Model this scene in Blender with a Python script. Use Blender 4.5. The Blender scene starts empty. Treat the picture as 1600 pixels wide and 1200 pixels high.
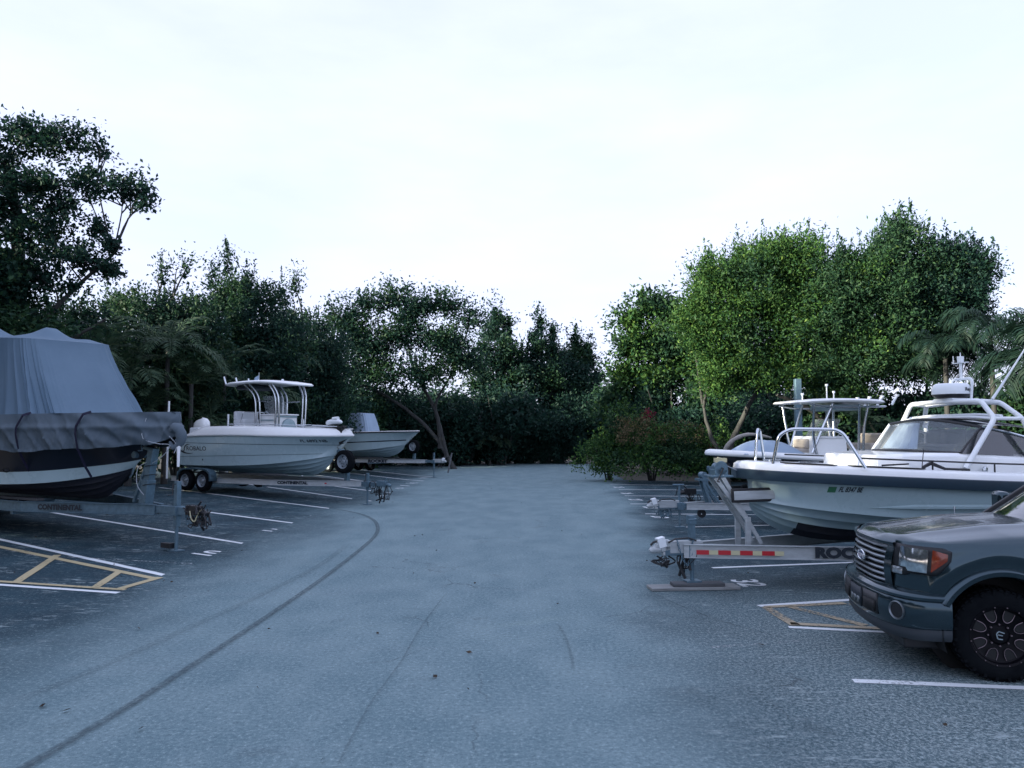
import bpy, bmesh, math, random
import numpy as np
from mathutils import Vector, Matrix, Euler
from mathutils.bvhtree import BVHTree
S = bpy.context.scene
COL = S.collection
R = math.radians
RNG = random.Random(7)

# ---------------------------------------------------------------- camera
H_CAM = 2.2; F_PX = 1200.0; PITCH = math.atan(78 / 1200)
cd = bpy.data.cameras.new('camera'); cam = bpy.data.objects.new('camera', cd); COL.objects.link(cam)
cd.sensor_width = 36; cd.lens = 36 * F_PX / 1600; cd.clip_start = 0.05; cd.clip_end = 3000
cam.location = (0, 0, H_CAM); cam.rotation_euler = (R(90) + PITCH, 0, 0)
S.camera = cam

# ---------------------------------------------------------------- sky and sun
SUN_EL, SUN_AZ = R(13.5), R(-112)      # azimuth clockwise from +Y: low sun from the left, a little behind
w = bpy.data.worlds.new('World'); S.world = w; w.use_nodes = True
nt = w.node_tree; nt.nodes.clear()
def N(nt, t, **k):
    n = nt.nodes.new(t)
    for a, b in k.items(): setattr(n, a, b)
    return n
out = N(nt, 'ShaderNodeOutputWorld'); bg = N(nt, 'ShaderNodeBackground')
sky = N(nt, 'ShaderNodeTexSky', sky_type='NISHITA', sun_disc=False, sun_elevation=SUN_EL, sun_rotation=SUN_AZ,
        altitude=0, air_density=1.3, dust_density=0.6, ozone_density=3.0)
tc = N(nt, 'ShaderNodeTexCoord'); mp = N(nt, 'ShaderNodeMapping'); mp.inputs['Scale'].default_value = (1.0, 1.0, 3.2)
nz = N(nt, 'ShaderNodeTexNoise'); nz.inputs['Scale'].default_value = 2.2; nz.inputs['Detail'].default_value = 6; nz.inputs['Roughness'].default_value = .55
cr = N(nt, 'ShaderNodeMapRange'); cr.inputs['From Min'].default_value = .38; cr.inputs['From Max'].default_value = .72
cr.inputs['To Min'].default_value = 0.76; cr.inputs['To Max'].default_value = .98
mx = N(nt, 'ShaderNodeMix', data_type='RGBA'); mx.inputs['B'].default_value = (4.2, 4.5, 6.2, 1)   # thin bright veil of cloud
L = nt.links.new
L(tc.outputs['Generated'], mp.inputs['Vector']); L(mp.outputs['Vector'], nz.inputs['Vector']); L(nz.outputs['Fac'], cr.inputs['Value'])
sep = N(nt, 'ShaderNodeSeparateXYZ'); el = N(nt, 'ShaderNodeMapRange'); el.inputs['From Min'].default_value = .25; el.inputs['From Max'].default_value = .95; el.inputs['To Min'].default_value = 1; el.inputs['To Max'].default_value = .92
L(tc.outputs['Generated'], sep.inputs[0]); L(sep.outputs['Z'], el.inputs['Value'])       # the veil thins towards the zenith
mu = N(nt, 'ShaderNodeMath', operation='MULTIPLY'); L(cr.outputs['Result'], mu.inputs[0]); L(el.outputs['Result'], mu.inputs[1]); L(mu.outputs[0], mx.inputs['Factor']); L(sky.outputs['Color'], mx.inputs['A'])
L(mx.outputs['Result'], bg.inputs['Color']); L(bg.outputs['Background'], out.inputs['Surface'])
bg.inputs['Strength'].default_value = .092
sd = bpy.data.lights.new('sun', 'SUN'); sun = bpy.data.objects.new('sun', sd); COL.objects.link(sun)
sd.energy = 5.0; sd.angle = R(.5); sd.color = (1.0, .90, .70)
sv = Vector((math.sin(SUN_AZ) * math.cos(SUN_EL), math.cos(SUN_AZ) * math.cos(SUN_EL), math.sin(SUN_EL)))
sun.rotation_euler = sv.to_track_quat('Z', 'Y').to_euler(); sun.location = sv * 60 + Vector((0, 0, 5))
vs = S.view_settings; vs.view_transform = 'Standard'; vs.look = 'None'; vs.exposure = 1.45; vs.gamma = 1.0; vs.use_curve_mapping = False
try:
    S.cycles.max_bounces = 6; S.cycles.diffuse_bounces = 3; S.cycles.transparent_max_bounces = 12
except Exception: pass

# ---------------------------------------------------------------- placing: photograph pixel -> place on the ground or at a distance
def ground_z(x, y):
    return 0.035 * min(max(-x - 5.0, 0), 14)
def ray(px, py):
    u, v = (px - 800) / F_PX, (600 - py) / F_PX
    return Vector((u, math.cos(PITCH) - v * math.sin(PITCH), math.sin(PITCH) + v * math.cos(PITCH)))
def on_ground(px, py, dz=0.0):
    d = ray(px, py); z = 0
    for _ in range(12):
        t = (z - H_CAM) / d.z; z = ground_z(d.x * t, d.y * t)
    return Vector((d.x * t, d.y * t, z + dz))
def at(px, py, Y):
    d = ray(px, py); t = Y / d.y
    return Vector((d.x * t, Y, H_CAM + d.z * t))

# ---------------------------------------------------------------- materials
def mat(name, col, rough=.6, metal=0.0, **k):
    m = bpy.data.materials.new(name); m.use_nodes = True
    b = m.node_tree.nodes['Principled BSDF']
    b.inputs['Base Color'].default_value = (*col, 1); b.inputs['Roughness'].default_value = rough; b.inputs['Metallic'].default_value = metal
    if 'coat' in k: b.inputs['Coat Weight'].default_value = k['coat']; b.inputs['Coat Roughness'].default_value = k.get('coatr', .05)
    if 'spec' in k: b.inputs['Specular IOR Level'].default_value = k['spec']
    if 'alpha' in k: b.inputs['Alpha'].default_value = k['alpha']
    if 'trans' in k: b.inputs['Transmission Weight'].default_value = k['trans']
    if 'var' in k:      # worn, uneven colour and relief
        nt = m.node_tree; v = k['var']; L = nt.links.new
        tc = N(nt, 'ShaderNodeTexCoord'); nz = N(nt, 'ShaderNodeTexNoise'); nz.inputs['Scale'].default_value = k.get('scale', 3); nz.inputs['Detail'].default_value = 8; nz.inputs['Roughness'].default_value = .65
        mp = N(nt, 'ShaderNodeMapping'); mp.inputs['Scale'].default_value = k.get('stretch', (1, 1, 1))
        L(tc.outputs['Object'], mp.inputs['Vector']); L(mp.outputs['Vector'], nz.inputs['Vector'])
        mr = N(nt, 'ShaderNodeMapRange'); mr.inputs['From Min'].default_value = .3; mr.inputs['From Max'].default_value = .7
        mix = N(nt, 'ShaderNodeMix', data_type='RGBA'); mix.inputs['A'].default_value = (*col, 1)
        mix.inputs['B'].default_value = (*k.get('col2', tuple(c * (1 - v) for c in col)), 1)
        L(nz.outputs['Fac'], mr.inputs['Value']); L(mr.outputs['Result'], mix.inputs['Factor']); L(mix.outputs['Result'], b.inputs['Base Color'])
        r2 = N(nt, 'ShaderNodeMapRange'); r2.inputs['To Min'].default_value = max(rough - .12, .02); r2.inputs['To Max'].default_value = min(rough + .15, 1)
        L(nz.outputs['Fac'], r2.inputs['Value']); L(r2.outputs['Result'], b.inputs['Roughness'])
        if k.get('bump', 0):
            bp = N(nt, 'ShaderNodeBump'); bp.inputs['Strength'].default_value = k['bump']; bp.inputs['Distance'].default_value = k.get('bd', .01)
            L(nz.outputs['Fac'], bp.inputs['Height']); L(bp.outputs['Normal'], b.inputs['Normal'])
    return m
M = {}
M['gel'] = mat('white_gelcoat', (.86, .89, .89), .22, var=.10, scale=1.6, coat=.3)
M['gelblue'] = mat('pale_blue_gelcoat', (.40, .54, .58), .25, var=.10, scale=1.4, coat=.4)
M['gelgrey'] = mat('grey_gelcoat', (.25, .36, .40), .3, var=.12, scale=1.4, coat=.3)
M['antifoul'] = mat('dark_bottom_paint', (.008, .012, .024), .7, var=.3, scale=5)
M['navyhull'] = mat('navy_hull_paint', (.006, .010, .020), .3, coat=.1)
M['black'] = mat('black_plastic', (.012, .014, .018), .45, var=.3, scale=8)
M['rubber'] = mat('tyre_rubber', (.004, .005, .007), .95, var=.35, scale=9, col2=(.008, .010, .012), spec=.08)
M['alu'] = mat('brushed_aluminium', (.50, .55, .57), .45, .35, var=.28, scale=6, stretch=(.4, 3, 3))
M['galv'] = mat('galvanised_steel', (.13, .22, .28), .5, .4, var=.35, scale=11)
M['steel'] = mat('stainless_steel', (.62, .66, .70), .16, 1.0)
M['whitepipe'] = mat('white_powder_coat', (.78, .83, .86), .35)
M['rimgrey'] = mat('painted_wheel_steel', (.27, .32, .36), .45, .3, var=.2, scale=9)
M['beige'] = mat('beige_vinyl', (.42, .38, .33), .5, var=.15, scale=4)
M['vinyl'] = mat('white_vinyl', (.62, .66, .70), .45, var=.1, scale=4)
M['cover'] = mat('blue_grey_boat_cover', (.085, .150, .215), .72, var=.2, scale=1.3, col2=(.115, .185, .255))
M['coverlow'] = mat('weathered_grey_boat_cover', (.072, .108, .142), .8, var=.4, scale=2.2, col2=(.12, .16, .195))
M['canvas'] = mat('pale_blue_canvas', (.30, .40, .52), .75, var=.15, scale=3)
M['red'] = mat('red_reflector', (.45, .02, .03), .35); M['ylw'] = mat('cream_reflector', (.52, .50, .32), .4)
M['orange'] = mat('amber_lens', (.30, .045, .015), .2, coat=.6, var=.6, scale=25)
M['print'] = mat('black_print', (.012, .02, .03), .5); M['green'] = mat('green_decal', (.03, .16, .08), .45)
M['wood'] = mat('weathered_timber', (.30, .32, .32), .85, var=.5, scale=7, stretch=(.5, 8, 8), bump=.4)
M['wooddark'] = mat('dark_timber', (.10, .11, .12), .85, var=.4, scale=7, stretch=(.5, 8, 8), bump=.4)
M['glass'] = mat('tinted_glass', (.04, .07, .08), .04, alpha=.55, spec=.8)
M['clear'] = mat('clear_glass', (.35, .42, .45), .04, alpha=.28, spec=.8)
M['truckglass'] = mat('windscreen_glass', (.012, .016, .02), .03, spec=1.0, coat=1, alpha=.86)
M['rope'] = mat('pale_rope', (.40, .45, .50), .8)
M['strap'] = mat('navy_webbing', (.012, .012, .04), .7)
M['bark'] = mat('tree_bark', (.026, .028, .028), .9, var=.5, scale=5, stretch=(2, 2, .5), bump=.6, bd=.03, col2=(.065, .068, .066))
M['chrome'] = mat('bright_metal', (.75, .78, .80), .1, 1.0)
M['darkgap'] = mat('black_grille_void', (.004, .005, .006), .7)

def paint_truck():
    m = mat('metallic_grey_green_paint', (.034, .062, .078), .16, .72, coat=.35, coatr=.03)
    nt = m.node_tree; b = nt.nodes['Principled BSDF']
    tc = N(nt, 'ShaderNodeTexCoord'); nz = N(nt, 'ShaderNodeTexNoise'); nz.inputs['Scale'].default_value = 700
    bp = N(nt, 'ShaderNodeBump'); bp.inputs['Strength'].default_value = .06; bp.inputs['Distance'].default_value = .001
    nt.links.new(tc.outputs['Object'], nz.inputs['Vector']); nt.links.new(nz.outputs['Fac'], bp.inputs['Height']); nt.links.new(bp.outputs['Normal'], b.inputs['Normal'])
    return m
M['paint'] = paint_truck()

def leafmat(name, a, b, c=None, trans=.22):
    m = bpy.data.materials.new(name); m.use_nodes = True; nt = m.node_tree; nt.nodes.clear(); L = nt.links.new
    o = N(nt, 'ShaderNodeOutputMaterial'); p = N(nt, 'ShaderNodeBsdfPrincipled'); t = N(nt, 'ShaderNodeBsdfTranslucent'); mxs = N(nt, 'ShaderNodeMixShader')
    g = N(nt, 'ShaderNodeNewGeometry'); r = N(nt, 'ShaderNodeValToRGB')
    r.color_ramp.elements[0].color = (*a, 1); r.color_ramp.elements[1].color = (*b, 1)
    if c: e = r.color_ramp.elements.new(.93); e.color = (*b, 1); r.color_ramp.elements[2].color = (*c, 1)
    L(g.outputs['Random Per Island'], r.inputs['Fac']); L(r.outputs['Color'], p.inputs['Base Color'])
    hs = N(nt, 'ShaderNodeHueSaturation'); hs.inputs['Value'].default_value = 1.25; hs.inputs['Hue'].default_value = .485
    L(r.outputs['Color'], hs.inputs['Color']); L(hs.outputs['Color'], t.inputs['Color'])
    p.inputs['Roughness'].default_value = .6; p.inputs['Specular IOR Level'].default_value = .2
    mxs.inputs['Fac'].default_value = trans
    L(p.outputs[0], mxs.inputs[1]); L(t.outputs[0], mxs.inputs[2]); L(mxs.outputs[0], o.inputs['Surface'])
    return m
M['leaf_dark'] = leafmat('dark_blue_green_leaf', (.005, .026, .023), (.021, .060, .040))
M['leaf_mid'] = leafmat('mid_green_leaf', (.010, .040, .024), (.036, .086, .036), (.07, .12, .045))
M['leaf_lit'] = leafmat('bright_green_leaf', (.014, .058, .022), (.062, .138, .030), (.14, .22, .05))  # some of the sun's brightness is put into this leaf colour
M['leaf_palm'] = leafmat('palm_leaflet', (.006, .024, .020), (.018, .042, .028), (.035, .06, .038))
M['leaf_frond'] = leafmat('feather_palm_leaflet', (.018, .050, .032), (.060, .100, .052), (.13, .16, .09))
M['leaf_rust'] = leafmat('rusty_pink_bract', (.06, .08, .04), (.20, .15, .08), (.36, .22, .17))
M['leaf_red'] = leafmat('red_flower', (.20, .02, .04), (.34, .03, .07))
M['leaf_litter'] = leafmat('fallen_leaf', (.02, .018, .015), (.08, .06, .04))

# ---------------------------------------------------------------- objects
def empty(name, loc=(0, 0, 0), rz=0.0, label=None, cat=None, group=None):
    o = bpy.data.objects.new(name, None); COL.objects.link(o); o.location = loc; o.rotation_euler = (0, 0, rz)
    o.empty_display_size = .2
    tag(o, label, cat, group); return o
def tag(o, label=None, cat=None, group=None, kind=None):
    if label: o['label'] = label
    if cat: o['category'] = cat
    if group: o['group'] = group
    if kind: o['kind'] = kind
    return o
def copy_tree(o, parent=None):
    c = o.copy(); COL.objects.link(c); c.parent = parent
    for ch in list(o.children): copy_tree(ch, c)
    return c

class MB:
    def __init__(s): s.v = []; s.f = []; s.m = []
    def add(s, vs, fs, mi=0):
        o = len(s.v); s.v += [tuple(v) for v in vs]; s.f += [tuple(i + o for i in f) for f in fs]; s.m += [mi] * len(fs); return s
    def box(s, c, d, rot=None, mi=0, taper=1.0):
        x, y, z = d[0] / 2, d[1] / 2, d[2] / 2; t = taper
        P = [(-x, -y, -z), (x, -y, -z), (x, y, -z), (-x, y, -z), (-x * t, -y * t, z), (x * t, -y * t, z), (x * t, y * t, z), (-x * t, y * t, z)]
        m = Euler(rot).to_matrix() if rot else None
        P = [(m @ Vector(p) if m else Vector(p)) + Vector(c) for p in P]
        return s.add(P, [(0, 3, 2, 1), (4, 5, 6, 7), (0, 1, 5, 4), (1, 2, 6, 5), (2, 3, 7, 6), (3, 0, 4, 7)], mi)
    def beam(s, a, b, wy, hz, mi=0):      # box from a to b
        a, b = Vector(a), Vector(b); d = b - a; l = d.length; d.normalize()
        up = Vector((0, 0, 1)) if abs(d.z) < .95 else Vector((1, 0, 0))
        y = up.cross(d).normalized(); z = d.cross(y)
        P = []
        for q in (a, b):
            for sy, sz in ((-1, -1), (1, -1), (1, 1), (-1, 1)): P.append(q + y * sy * wy / 2 + z * sz * hz / 2)
        return s.add(P, [(0, 3, 2, 1), (4, 5, 6, 7), (0, 1, 5, 4), (1, 2, 6, 5), (2, 3, 7, 6), (3, 0, 4, 7)], mi)
    def ibeam(s, a, b, wy, hz, t=.012, mi=0):
        a, b = Vector(a), Vector(b); z = Vector((0, 0, 1))
        s.beam(a, b, t, hz - 2 * t, mi); s.beam(a + z * (hz - t) / 2, b + z * (hz - t) / 2, wy, t, mi); s.beam(a - z * (hz - t) / 2, b - z * (hz - t) / 2, wy, t, mi); return s
    def tube(s, pts, r, n=8, mi=0, closed=False, cap=True):
        pts = [Vector(p) for p in pts]; k = len(pts); rr = r if isinstance(r, (list, tuple)) else [r] * k
        rings = []; pu = None
        for i, p in enumerate(pts):
            if closed: d = pts[(i + 1) % k] - pts[i - 1]
            else: d = pts[min(i + 1, k - 1)] - pts[max(i - 1, 0)]
            if d.length < 1e-9: d = Vector((0, 0, 1))
            d.normalize()
            if pu is None: pu = d.orthogonal().normalized()
            else:
                pu = pu - d * pu.dot(d)
                pu = pu.normalized() if pu.length > 1e-6 else d.orthogonal().normalized()
            w_ = d.cross(pu)
            rings.append([p + (pu * math.cos(2 * math.pi * j / n) + w_ * math.sin(2 * math.pi * j / n)) * rr[i] for j in range(n)])
        V = [q for r_ in rings for q in r_]; Fc = []
        for i in range(k if closed else k - 1):
            for j in range(n):
                a0 = i * n + j; a1 = i * n + (j + 1) % n; b0 = ((i + 1) % k) * n + j; b1 = ((i + 1) % k) * n + (j + 1) % n
                Fc.append((a0, a1, b1, b0))
        if cap and not closed: Fc.append(tuple(range(n - 1, -1, -1))); Fc.append(tuple((k - 1) * n + j for j in range(n)))
        return s.add(V, Fc, mi)
    def cyl(s, a, b, r, n=16, mi=0): return s.tube([a, b], r, n, mi)
    def lathe(s, prof, n=24, axis='y', c=(0, 0, 0), mi=0, closed=False):     # prof: (offset along axis, radius)
        V = []; Fc = []; k = len(prof)
        for (a, r) in prof:
            for j in range(n):
                t = 2 * math.pi * j / n; q = (r * math.cos(t), a, r * math.sin(t)) if axis == 'y' else (r * math.cos(t), r * math.sin(t), a) if axis == 'z' else (a, r * math.cos(t), r * math.sin(t))
                V.append((q[0] + c[0], q[1] + c[1], q[2] + c[2]))
        for i in range(k if closed else k - 1):
            for j in range(n):
                Fc.append((i * n + j, i * n + (j + 1) % n, ((i + 1) % k) * n + (j + 1) % n, ((i + 1) % k) * n + j))
        return s.add(V, Fc, mi)
    def grid(s, fn, nu, nv, mi=0, mfn=None, wrapu=False):
        o = len(s.v)
        for i in range(nu if wrapu else nu + 1):
            for j in range(nv + 1): s.v.append(tuple(fn(i / nu, j / nv)))
        for i in range(nu):
            i2 = (i + 1) % nu if wrapu else i + 1
            for j in range(nv):
                s.f.append((o + i * (nv + 1) + j, o + i2 * (nv + 1) + j, o + i2 * (nv + 1) + j + 1, o + i * (nv + 1) + j + 1))
                s.m.append(mfn((i + .5) / nu, (j + .5) / nv) if mfn else mi)
        return s
    def poly(s, pts, mi=0): return s.add(pts, [tuple(range(len(pts)))], mi)
    def prism(s, pts, d, mi=0):            # planar outline pushed by vector d
        n = len(pts); P = [Vector(p) for p in pts]; Q = [p + Vector(d) for p in P]
        return s.add(P + Q, [tuple(range(n - 1, -1, -1)), tuple(range(n, 2 * n))] + [(i, (i + 1) % n, n + (i + 1) % n, n + i) for i in range(n)], mi)
    def mirror(s):                          # double across the y = 0 plane
        o = len(s.v); s.v += [(x, -y, z) for x, y, z in s.v]; s.f += [tuple(i + o for i in reversed(f)) for f in s.f]; s.m += list(s.m); return s
    def mesh(s, name, mats, smooth=40, recalc=True):
        me = bpy.data.meshes.new(name); me.from_pydata(s.v, [], s.f)
        for m in (mats if isinstance(mats, (list, tuple)) else [mats]): me.materials.append(M[m] if isinstance(m, str) else m)
        me.polygons.foreach_set('material_index', s.m); me.update()
        if recalc and len(s.f) < 60000:
            bm = bmesh.new(); bm.from_mesh(me); bmesh.ops.remove_doubles(bm, verts=bm.verts, dist=1e-5); bmesh.ops.recalc_face_normals(bm, faces=bm.faces); bm.to_mesh(me); bm.free()
        if smooth:
            me.polygons.foreach_set('use_smooth', [True] * len(me.polygons)); me.set_sharp_from_angle(angle=R(smooth))
        return me
    def build(s, name, mats, parent=None, smooth=40, bevel=0, solid=0, recalc=True, subsurf=0):
        o = bpy.data.objects.new(name, s.mesh(name, mats, smooth, recalc)); COL.objects.link(o); o.parent = parent
        if solid: m = o.modifiers.new('s', 'SOLIDIFY'); m.thickness = solid; m.offset = 0
        if bevel: m = o.modifiers.new('b', 'BEVEL'); m.width = bevel; m.segments = 2; m.limit_method = 'ANGLE'; m.angle_limit = R(40)
        if subsurf: m = o.modifiers.new('u', 'SUBSURF'); m.levels = m.render_levels = subsurf
        return o

def spline(P, n):       # Catmull-Rom through P
    P = [Vector(p) for p in P]; k = len(P) - 1; o = []
    for i in range(n + 1):
        u = i / n * k; j = min(int(u), k - 1); t = u - j
        p0 = P[max(j - 1, 0)]; p1 = P[j]; p2 = P[j + 1]; p3 = P[min(j + 2, k)]
        o.append(.5 * ((2 * p1) + (p2 - p0) * t + (2 * p0 - 5 * p1 + 4 * p2 - p3) * t * t + (3 * p1 - p0 - 3 * p2 + p3) * t ** 3))
    return o
def bent(P, r=.08, n=5):   # polyline with rounded corners, as bent pipe
    P = [Vector(p) for p in P]; o = [P[0]]
    for i in range(1, len(P) - 1):
        a, b, c = P[i - 1], P[i], P[i + 1]; d1 = (a - b); d2 = (c - b); k = min(r, d1.length * .45, d2.length * .45)
        A = b + d1.normalized() * k; Cc = b + d2.normalized() * k
        for j in range(n + 1):
            t = j / n; o.append(A * (1 - t) ** 2 + b * 2 * t * (1 - t) + Cc * t * t)
    o.append(P[-1]); return o

def text_geo(body, size, bold=0.0, shear=0.0, sx=1.0, rot90=False):   # outline of lettering as flat mesh data, origin at its centre
    cu = bpy.data.curves.new('t', 'FONT'); cu.body = body; cu.size = size; cu.align_x = 'CENTER'; cu.align_y = 'CENTER'; cu.offset = bold; cu.shear = shear; cu.resolution_u = 3
    o = bpy.data.objects.new('t', cu); COL.objects.link(o); dg = bpy.context.evaluated_depsgraph_get(); me = o.evaluated_get(dg).to_mesh()
    vs_ = [(v.co.x * sx, v.co.y) for v in me.vertices]; fs = [tuple(p.vertices) for p in me.polygons]
    o.evaluated_get(dg).to_mesh_clear(); bpy.data.objects.remove(o); bpy.data.curves.remove(cu)
    return vs_, fs
def lettering(body, size, fn, m, parent, name='lettering', **k):
    vs_, fs = text_geo(body, size, **k); b = MB(); b.add([fn(u, v) for u, v in vs_], fs)
    return b.build(name, m, parent, smooth=0, recalc=False)
def side_projector(objs, side, off=.006):       # (x, z) -> point on the outside of the hull at that side
    trees = []
    for o in objs:
        bm = bmesh.new(); bm.from_mesh(o.data); trees.append(BVHTree.FromBMesh(bm)); bm.free()
    def f(x, z):
        best = None
        for t in trees:
            h = t.ray_cast(Vector((x, side * 5, z)), Vector((0, -side, 0)))
            if h[0] is not None and (best is None or h[0].y * side > best * side): best = h[0].y
        return Vector((x, (best if best is not None else side) + side * off, z))
    return f
# ================================================================ ground
def asphalt_mat():
    m = bpy.data.materials.new('asphalt'); m.use_nodes = True; nt = m.node_tree; L = nt.links.new; b = nt.nodes['Principled BSDF']
    g = N(nt, 'ShaderNodeNewGeometry'); sx = N(nt, 'ShaderNodeSeparateXYZ'); L(g.outputs['Position'], sx.inputs[0])
    def noise(sc, det=4, ro=.55, stretch=None, w=0):
        n = N(nt, 'ShaderNodeTexNoise'); n.inputs['Scale'].default_value = sc; n.inputs['Detail'].default_value = det; n.inputs['Roughness'].default_value = ro
        mp = N(nt, 'ShaderNodeMapping'); mp.inputs['Scale'].default_value = stretch or (1, 1, 1); mp.inputs['Location'].default_value = (w, w * .7, 0)
        L(g.outputs['Position'], mp.inputs['Vector']); L(mp.outputs['Vector'], n.inputs['Vector']); return n.outputs['Fac']
    def rng(v, a, b_, c=0, d=1, smooth=True):
        r = N(nt, 'ShaderNodeMapRange'); r.interpolation_type = 'SMOOTHSTEP' if smooth else 'LINEAR'
        r.inputs['From Min'].default_value = a; r.inputs['From Max'].default_value = b_; r.inputs['To Min'].default_value = c; r.inputs['To Max'].default_value = d
        L(v, r.inputs['Value']); return r.outputs['Result']
    def math_(op, a, b_):
        n = N(nt, 'ShaderNodeMath', operation=op)
        for i, q in enumerate((a, b_)):
            if isinstance(q, (int, float)): n.inputs[i].default_value = q
            elif q is not None: L(q, n.inputs[i])
        return n.outputs[0]
    def mixc(f, a, b_):
        n = N(nt, 'ShaderNodeMix', data_type='RGBA')
        if isinstance(f, float): n.inputs['Factor'].default_value = f
        else: L(f, n.inputs['Factor'])
        for k, q in (('A', a), ('B', b_)):
            if isinstance(q, tuple): n.inputs[k].default_value = (*q, 1)
            else: L(q, n.inputs[k])
        return n.outputs['Result']
    big = noise(.28, 5, .6, w=3); med = noise(1.4, 6, .6, (1, .55, 1)); streak = noise(.9, 5, .6, (.25, 1.6, 1), 9)
    grit = noise(24, 6, .95); grit2 = noise(60, 4, .9, w=5)
    # wheel-worn aisle (paler) against sealed bays, darker still with shade painted into their colour
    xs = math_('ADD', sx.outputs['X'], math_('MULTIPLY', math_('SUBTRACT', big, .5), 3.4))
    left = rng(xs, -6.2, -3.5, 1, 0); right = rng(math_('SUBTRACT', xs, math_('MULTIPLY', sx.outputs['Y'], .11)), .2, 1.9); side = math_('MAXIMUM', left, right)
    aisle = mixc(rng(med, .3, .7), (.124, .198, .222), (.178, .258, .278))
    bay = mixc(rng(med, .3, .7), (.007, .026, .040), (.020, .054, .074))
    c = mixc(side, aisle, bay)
    c = mixc(rng(streak, .55, .75, 0, .16), c, (.23, .27, .30))
    # pale crazed scuffs and old paint spill in the bays
    sc1 = noise(7, 8, .78, (.5, 1.8, 1), 2); sc2 = noise(1.1, 3, .5, w=12)
    sf = math_('MULTIPLY', rng(sc1, .53, .63), math_('MULTIPLY', rng(sc2, .38, .62), math_('MAXIMUM', side, .10)))
    nearr = math_('MULTIPLY', rng(sx.outputs['X'], .3, 3.4), rng(sx.outputs['Y'], 14, 8))
    c = mixc(math_('MULTIPLY', nearr, .42), c, (.11, .17, .18))
    sf2 = math_('MULTIPLY', rng(noise(30, 8, .9, (1.1, .9, 1), 4), .48, .56), math_('MULTIPLY', nearr, 1.0))
    c = mixc(math_('MULTIPLY', math_('MAXIMUM', sf, sf2), .75), c, (.40, .48, .48))
    # fine cracks
    vo = N(nt, 'ShaderNodeTexVoronoi', feature='DISTANCE_TO_EDGE'); vo.inputs['Scale'].default_value = .55
    mpv = N(nt, 'ShaderNodeMapping'); L(g.outputs['Position'], mpv.inputs['Vector'])
    wob = N(nt, 'ShaderNodeMix', data_type='VECTOR'); nn = N(nt, 'ShaderNodeTexNoise'); nn.inputs['Scale'].default_value = 2.2; nn.inputs['Detail'].default_value = 6
    L(g.outputs['Position'], nn.inputs['Vector']); wob.inputs['Factor'].default_value = .35; L(mpv.outputs['Vector'], wob.inputs['A']); L(nn.outputs['Color'], wob.inputs['B']); L(wob.outputs['Result'], vo.inputs['Vector'])
    crk = math_('MULTIPLY', rng(vo.outputs['Distance'], .0, .006, 1, 0), rng(noise(.5, 2, w=20), .52, .64))
    c = mixc(math_('MULTIPLY', crk, .6), c, (.03, .04, .05))
    blot = rng(noise(.8, 5, .7, w=41), .60, .70); c = mixc(math_('MULTIPLY', blot, .35), c, (.05, .075, .085))
    # aggregate: pale stones and dark pits
    c = mixc(math_('MULTIPLY', rng(grit, .52, .64), math_('SUBTRACT', .62, math_('MULTIPLY', side, .30))), c, (.46, .58, .58))
    c = mixc(rng(grit, .48, .36, 0, .66), c, (.035, .055, .07))
    c = mixc(rng(grit2, .60, .8, 0, .35), c, (.34, .38, .40))
    c = mixc(rng(noise(4.5, 4, .6, w=31), .70, .78, 0, .35), c, (.03, .04, .05))
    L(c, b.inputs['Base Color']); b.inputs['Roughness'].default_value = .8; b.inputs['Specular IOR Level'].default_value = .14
    bp = N(nt, 'ShaderNodeBump'); bp.inputs['Strength'].default_value = .55; bp.inputs['Distance'].default_value = .006
    L(math_('ADD', grit, math_('MULTIPLY', grit2, .5)), bp.inputs['Height']); L(bp.outputs['Normal'], b.inputs['Normal'])
    return m
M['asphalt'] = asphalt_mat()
M['soil'] = mat('dark_leaf_mould', (.030, .030, .024), .95, var=.5, scale=3, bump=.5, bd=.05, col2=(.06, .055, .04))

def worn_paint(name, col, wear=.5):
    m = bpy.data.materials.new(name); m.use_nodes = True; nt = m.node_tree; L = nt.links.new; b = nt.nodes['Principled BSDF']
    b.inputs['Base Color'].default_value = (*col, 1); b.inputs['Roughness'].default_value = .7
    g = N(nt, 'ShaderNodeNewGeometry'); n = N(nt, 'ShaderNodeTexNoise'); n.inputs['Scale'].default_value = 26; n.inputs['Detail'].default_value = 8; n.inputs['Roughness'].default_value = .75
    n2 = N(nt, 'ShaderNodeTexNoise'); n2.inputs['Scale'].default_value = 1.2
    L(g.outputs['Position'], n.inputs['Vector']); L(g.outputs['Position'], n2.inputs['Vector'])
    ad = N(nt, 'ShaderNodeMath', operation='ADD'); ml = N(nt, 'ShaderNodeMath', operation='MULTIPLY'); ml.inputs[1].default_value = .45
    L(n2.outputs['Fac'], ml.inputs[0]); L(n.outputs['Fac'], ad.inputs[0]); L(ml.outputs[0], ad.inputs[1])
    r = N(nt, 'ShaderNodeMapRange'); r.inputs['From Min'].default_value = wear; r.inputs['From Max'].default_value = wear + .10; r.inputs['To Max'].default_value = .95
    L(ad.outputs[0], r.inputs['Value']); L(r.outputs['Result'], b.inputs['Alpha'])
    mix = N(nt, 'ShaderNodeMix', data_type='RGBA'); mix.inputs['A'].default_value = (*[c * .72 for c in col], 1); mix.inputs['B'].default_value = (*col, 1)
    L(n2.outputs['Fac'], mix.inputs['Factor']); L(mix.outputs['Result'], b.inputs['Base Color'])
    return m
M['white_line'] = worn_paint('worn_white_line_paint', (.84, .90, .92), .52)
M['white_faint'] = worn_paint('faint_white_line_paint', (.50, .56, .58), .70)
M['yellow_line'] = worn_paint('worn_ochre_line_paint', (.54, .46, .27), .53)
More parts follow.
